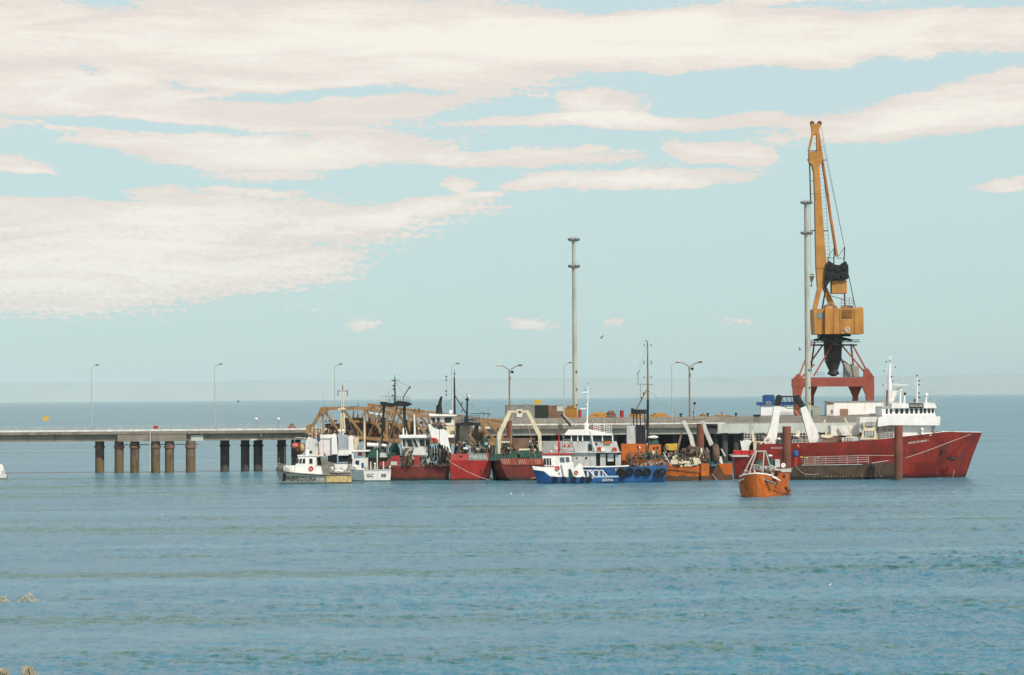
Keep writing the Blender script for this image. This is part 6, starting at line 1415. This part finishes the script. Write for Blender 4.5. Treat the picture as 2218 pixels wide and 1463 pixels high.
K.part('deck_gear', black).clutter(990, 1060, 958, 985, 10, 40, 26, 921, 4.2).done('stuff')
K.part('deck_gear', greyw).clutter(990, 1060, 958, 985, 10, 40, 18, 922, 4.2).done('stuff')
K.part('deck_gear', brownm).clutter(990, 1060, 958, 985, 10, 40, 31, 923, 4.2).done('stuff')
K.part('deck_gear', netg).clutter(990, 1060, 958, 985, 10, 40, 15, 924, 4.2).done('stuff')
K.part('deck_gear', cream).clutter(990, 1060, 958, 985, 10, 40, 10, 925, 4.2).done('stuff')
K.part('deck_gear', ringm).clutter(990, 1060, 958, 985, 10, 40, 5, 926, 4.2).done('stuff')
K.part('white_bundle', white, smooth=True).ball((1008, 972, 8), 6, 2.8).done()
K.part('dark_net', netg).lump(1036, 1062, 940, 985, 30, 70, 93, 8, 6, .35).done()

# ---------------------------------------------------------------- third red trawler with cream gallows
Q = T('red_trawler', 'dull red trawler with green nets and cream A-frame gallows at its stern', 'trawler', 1130, 1041.4)
H = Q.part('hull', hull_dred, smooth=True).loft([[(1106, 1042, 0), (1096, 1030, 0), (1086, 1010, 0), (1081, 996, 0), (1180, 996, 0), (1178, 1012, 0), (1160, 1036, 0), (1150, 1042, 0)],
    [(1090, 1046, 40), (1080, 1034, 40), (1073, 1012, 40), (1071, 996, 40), (1178, 995, 40), (1176, 1012, 40), (1166, 1036, 40), (1160, 1046, 40)],
    [(1074, 1046, 140), (1068, 1034, 140), (1064, 1012, 140), (1063, 996, 140), (1166, 993, 140), (1166, 1012, 140), (1162, 1036, 140), (1158, 1046, 140)],
    [(1100, 1046, 250), (1098, 1034, 250), (1096, 1012, 250), (1095, 990, 250), (1112, 990, 250), (1112, 1012, 250), (1110, 1036, 250), (1108, 1046, 250)]]).done()
lr2 = mk('faded_red_paint', (0.33, 0.075, 0.05), 0.6, 0.22, 0.6, (0.16, 0.06, 0.045), 0.6)
rp = Q.part('stern_rail_panel', lr2, H).prism([(1082, 993), (1178, 994), (1177, 1007), (1104, 1007.6), (1090, 1008)], -1.4, -.2).done()
for x in (1088, 1092.5, 1097, 1102, 1124, 1128, 1132, 1136, 1160, 1164, 1168): Q.part('rail_slat', lettw if x < 1094 else cream, rp).beam((x - 1, 995.5, -1.8), (x + 2, 1005.5, -1.8), .7).done()
for x in (1118, 1146): Q.part('stern_strake', brownm, H).path([(x, 984, -2), (x + 6, 1012, -2)], .9, 5).done()
Q.part('green_net', netg).lump(1060, 1098, 976, 998, 10, 60, 101, 12, 6, .35).nxt().lump(1094, 1130, 972, 996, 4, 50, 102, 12, 6, .3).nxt().lump(1126, 1160, 978, 996, 4, 50, 103, 10, 6, .3).nxt().lump(1154, 1180, 970, 996, 8, 50, 104, 8, 6, .3).done()
Q.part('green_winch', mk('green_paint', (0.035, 0.11, 0.075), 0.6, 0.3, 0.8)).box(1126, 976, 1148, 992, 0, 12).done()
Q.part('cream_roller', cream, smooth=True).tube((1124, 975, 2), (1147, 974.5, 2), 2.4, None, 10).nxt().tube((1084, 958.5, 20), (1104, 958.5, 20), 2.0, None, 10).done()
Q.part('deck_gear', gearm).clutter(1084, 1108, 960, 984, 20, 50, 18, 1050, 4.2).done('stuff')
Q.part('deck_gear', black).clutter(1084, 1108, 960, 984, 20, 50, 9, 1051, 4.2).done('stuff')
Q.part('deck_gear', greyw).clutter(1084, 1108, 960, 984, 20, 50, 6, 1052, 4.2).done('stuff')
Q.part('deck_gear', brownm).clutter(1084, 1108, 960, 984, 20, 50, 10, 1053, 4.2).done('stuff')
Q.part('deck_gear', netg).clutter(1084, 1108, 960, 984, 20, 50, 5, 1054, 4.2).done('stuff')
Q.part('deck_gear', cream).clutter(1084, 1108, 960, 984, 20, 50, 3, 1055, 4.2).done('stuff')
Q.part('deck_gear', ringm).clutter(1084, 1108, 960, 984, 20, 50, 2, 1056, 4.2).done('stuff')
Q.part('deck_gear', gearm).clutter(1146, 1172, 950, 976, 20, 50, 19, 1060, 4.2).done('stuff')
Q.part('deck_gear', black).clutter(1146, 1172, 950, 976, 20, 50, 9, 1061, 4.2).done('stuff')
Q.part('deck_gear', greyw).clutter(1146, 1172, 950, 976, 20, 50, 6, 1062, 4.2).done('stuff')
Q.part('deck_gear', brownm).clutter(1146, 1172, 950, 976, 20, 50, 11, 1063, 4.2).done('stuff')
Q.part('deck_gear', netg).clutter(1146, 1172, 950, 976, 20, 50, 5, 1064, 4.2).done('stuff')
Q.part('deck_gear', cream).clutter(1146, 1172, 950, 976, 20, 50, 3, 1065, 4.2).done('stuff')
Q.part('deck_gear', ringm).clutter(1146, 1172, 950, 976, 20, 50, 2, 1066, 4.2).done('stuff')
Q.part('deckhouse', brownm).box(1086, 950, 1160, 992, 80, 130).done()
ag = Q.part('gallows_leg', cream).prism([(1101, 890), (1106.5, 892), (1107, 897), (1086.5, 942), (1083.5, 984), (1078.5, 984), (1077, 941), (1082, 930)], 16, 26).done()
Q.part('gallows_leg', cream).prism([(1139, 892), (1145, 890), (1149, 896), (1172.5, 940), (1174, 978), (1167.5, 978), (1165, 944), (1161, 938)], 16, 26).done()
Q.part('gallows_crossbar', cream).box(1102, 889.6, 1146, 894.2, 17, 25).done()
Q.part('crossbar_block', brownm, smooth=True).ball((1126, 893, 15), 4, 3.4).done()
Q.part('side_bracket', greyw).prism([(1074, 946), (1080, 944), (1082, 952), (1078, 984), (1073, 984)], 22, 30).done()
Q.part('gallows_rope', rope).tube((1110, 897, 20), (1106, 984, 10), .4).nxt().tube((1138, 897, 20), (1160, 990, 0), .4).done()
Q.part('skirt_boom', ochre).tube((1150, 1037, -6), (1168, 1033.5, -6), 1.2).done()

# ---------------------------------------------------------------- small boat cut by the left edge
Z_ = T('motor_boat', 'small white motor boat cut off by the left edge of the photo', 'boat', -8, 1038)
H = Z_.part('hull', hull_white, smooth=True).hull([(-58, 1024, -52, 3, 2), (-40, 1026, -38, 9, 7), (-4, 1028, -4, 11, 9), (14, 1029, 12, 10, 8.5)], 0, 4).done()
Z_.part('cabin', white).prism([(-28, 1027), (-22, 1008), (2, 1006), (6, 1016), (8, 1028)], -7, 7).done()
Z_.part('window', glass).box(-16, 1010, -4, 1016, -7.6, -6.6).done()
Z_.part('deck_rail', railm).rail([(4, 1028, -8), (13, 1029, -8)], 8, 2, .5, 2).done()
Z_.part('outboard', brownm, smooth=True).ball((15, 1031, 0), 2.4, 3.4).tube((15, 1033, 0), (15, 1040, 0), 1.2).done()

# ---------------------------------------------------------------- person on the quay
def person(px, Y, label, h_px, mats):
    q = T('person', label, 'person', px, qy(px, Y), Y)
    h = h_px * q.k
    vs = [(0, 0, .53), (0, 0, .68), (0, 0, .80), (0, 0, .87), (0, -.01, .93), (0, -.01, .985), (.055, 0, .50), (.06, -.01, .28), (.065, .02, .04), (.065, -.06, .02),
          (-.055, 0, .50), (-.06, .02, .28), (-.075, .05, .04), (-.075, -.03, .02), (.11, 0, .79), (.135, .01, .62), (.12, -.05, .47), (-.11, 0, .79), (-.135, .02, .62), (-.115, -.03, .47)]
    es = [(0, 1), (1, 2), (2, 3), (3, 4), (4, 5), (0, 6), (6, 7), (7, 8), (8, 9), (0, 10), (10, 11), (11, 12), (12, 13), (2, 14), (14, 15), (15, 16), (2, 17), (17, 18), (18, 19)]
    rr = [.075, .07, .085, .035, .062, .045, .055, .042, .03, .026, .055, .042, .03, .026, .042, .033, .024, .042, .033, .024]
    me = bpy.data.meshes.new('person'); me.from_pydata([(a * h, b * h, c * h) for a, b, c in vs], es, []); me.update()
    o = bpy.data.objects.new('body', me); COL.objects.link(o)
    md = o.modifiers.new('skin', 'SKIN'); o.modifiers.new('sub', 'SUBSURF').levels = 2
    for i, sv in enumerate(me.skin_vertices[0].data): sv.radius = (rr[i] * h, rr[i] * h * .9); sv.use_root = (i == 0)
    dg = bpy.context.evaluated_depsgraph_get(); m2 = bpy.data.meshes.new_from_object(o.evaluated_get(dg))
    bpy.data.objects.remove(o)
    for mt in mats: m2.materials.append(mt)
    for f in m2.polygons:
        z = f.center.z / h; f.use_smooth = True
        f.material_index = 0 if z > .89 else 1 if z > .50 and not (abs(f.center.x / h) > .1 and z < .52) else 2
    b_ = bpy.data.objects.new('body', m2); COL.objects.link(b_); b_.parent = q.e
    q.part('hair', black, b_, smooth=True).ball((px, qy(px, Y) - h_px * .965, .6), h_px * .052, h_px * .045).done()
person(1802, 767.0, 'person in dark clothes standing at the left corner of the white shed', 14.2, [mk('skin', (0.45, 0.27, 0.19), 0.6), mk('navy_jacket', (0.025, 0.03, 0.045), 0.8), mk('dark_trousers', (0.03, 0.03, 0.032), 0.8)])

# ---------------------------------------------------------------- birds
birdw = mk('gull_white', (0.75, 0.75, 0.72), 0.8, .05, 2.0); birdd = mk('dark_feathers', (0.06, 0.06, 0.055), 0.8, .2, 2.0)
def flying(px, py, Y, s_, label, rot):
    q = T('seabird', label, 'bird', px, py, Y, 'birds in flight'); q.e.rotation_euler.y = rot
    b_ = q.part('body', birdd, smooth=True).ball((px, py), s_ * .42, s_ * .16, s_ * .16).ball((px + s_ * .42, py - s_ * .04), s_ * .12, s_ * .1).done()
    for sg, nm in ((-1, -s_ * .5), (1, s_ * .4)):
        q.part('wing', birdd, b_).prism([(px - s_ * .12, py - s_ * .08), (px + s_ * .16, py - s_ * .08), (px + s_ * .1 * sg, py - s_ * .75), (px - s_ * .3, py - s_ * 1.15)], sg * s_ * .12, sg * s_ * .12 + .3, [(px - s_ * .12, py - s_ * .04), (px + s_ * .16, py - s_ * .04), (px + s_ * .1 * sg, py - s_ * .71), (px - s_ * .3, py - s_ * 1.11)]).done()
flying(1302, 732, 560, 6.5, 'dark seabird in flight right of the lone floodlight tower', 0.9)
flying(1733, 758, 560, 6.5, 'dark seabird in flight left of the crane portal', -0.5)
def floating(px, py, s_, label):
    q = T('gull', label, 'gull', px, py, None, 'gulls resting on the water')
    b_ = q.part('body', birdw, smooth=True).ball((px, py - s_ * .3), s_, s_ * .5, s_ * .6).ball((px + s_ * .7, py - s_ * .95), s_ * .36, s_ * .36).tube((px + s_ * .5, py - s_ * .4), (px + s_ * .7, py - s_ * .9), s_ * .3, s_ * .24).done()
    q.part('wing', mk('gull_grey', (0.40, 0.41, 0.42), 0.8), b_, smooth=True).ball((px - s_ * .3, py - s_ * .55), s_ * .9, s_ * .28, s_ * .62).done()
for px, py, s_, lab in ((350, 1118, 2.6, 'white gull floating alone on the open water at left'), (1106, 1071, 2.6, 'white gull floating left of its twin near the red trawlers'), (1131, 1071.5, 2.2, 'white gull floating right of its twin near the red trawlers'), (1797, 1268, 3.4, 'white gull floating far right in the foreground'), (1797, 1424, 3.8, 'white gull floating nearest to the camera at lower right')):
    floating(px, py, s_, lab)

# ---------------------------------------------------------------- dry scrub on the near shore, only its tips in view
scrub = mk('dry_scrub_leaf', (0.44, 0.40, 0.27), 0.9, 0.3, 3.0)
def grass_plume(px, py, Y, wpx, hpx, seed, label):
    k = Y / F; q = T('pampas_grass', label, 'grass', px, py + 2.6 / k, Y, 'pampas grass on the near shore')
    r = random.Random(seed); base = py + 2.6 / k
    st = q.part('stalk', netb)
    for i in range(5): st.path([(px + r.uniform(-8, 8), base, r.uniform(-8, 8)), (px + r.uniform(-.3, .3) * wpx, py + hpx * .8, 0), (px + r.uniform(-.2, .2) * wpx, py + 4, 0)], 1.2, 5)
    st.done()
    lf = q.part('plume', scrub)
    for i in range(700):
        f_ = r.random(); w_ = wpx * math.sin(math.pi * min(.98, f_ * .8 + .12)) ** .8
        x = px + r.gauss(0, .42) * w_; y = py + hpx * f_; d_ = r.gauss(0, .4) * w_; l_ = r.uniform(3, 8); s_ = r.uniform(-1, 1)
        a_ = q.p(x, y + l_, d_); b_ = q.p(x + s_ * 5, y - l_, d_); c_ = q.p(x + 1.5, y, d_ + 1)
        lf.face([lf.bm.verts.new(a_), lf.bm.verts.new(b_), lf.bm.verts.new(c_)])
    lf.done('stuff')
grass_plume(62, 1446, 26, 26, 90, 3, 'pale pampas grass plume, the wider one, in the lower left corner')
grass_plume(8, 1452, 26, 18, 80, 4, 'pale pampas grass plume at the extreme lower left edge')
def plume_copy(px, py, wpx, hpx, seed, label):  # added copy of the grass plume tips, laid on the water
    q = T('plume_tip_copy', label, 'plume_copy', px, py, None, 'made-up copies of the grass plumes')
    r = random.Random(seed); lf = q.part('frond', scrub)
    for i in range(260):
        a = r.gauss(0, .45); x = px + a * wpx; h_ = hpx * max(0, 1 - abs(a)) * r.random()
        c_ = q.p(x, py - h_, r.uniform(-20, 20)); s_ = r.uniform(.5, 1.6) * q.k
        u_ = Vector((r.uniform(-1, 1), r.uniform(-1, 1), r.uniform(-.4, 1))).normalized(); w_ = u_.orthogonal().normalized()
        lf.face([lf.bm.verts.new(c_ + u_ * s_ * 2), lf.bm.verts.new(c_ + w_ * s_), lf.bm.verts.new(c_ - u_ * s_), lf.bm.verts.new(c_ - w_ * s_)])
    lf.done('stuff')
plume_copy(62, 1304, 26, 22, 5, 'wider made-up copy of the grass plume, afloat low at the left')
plume_copy(8, 1304, 14, 14, 6, 'made-up copy of the grass plume, afloat right at the left edge')
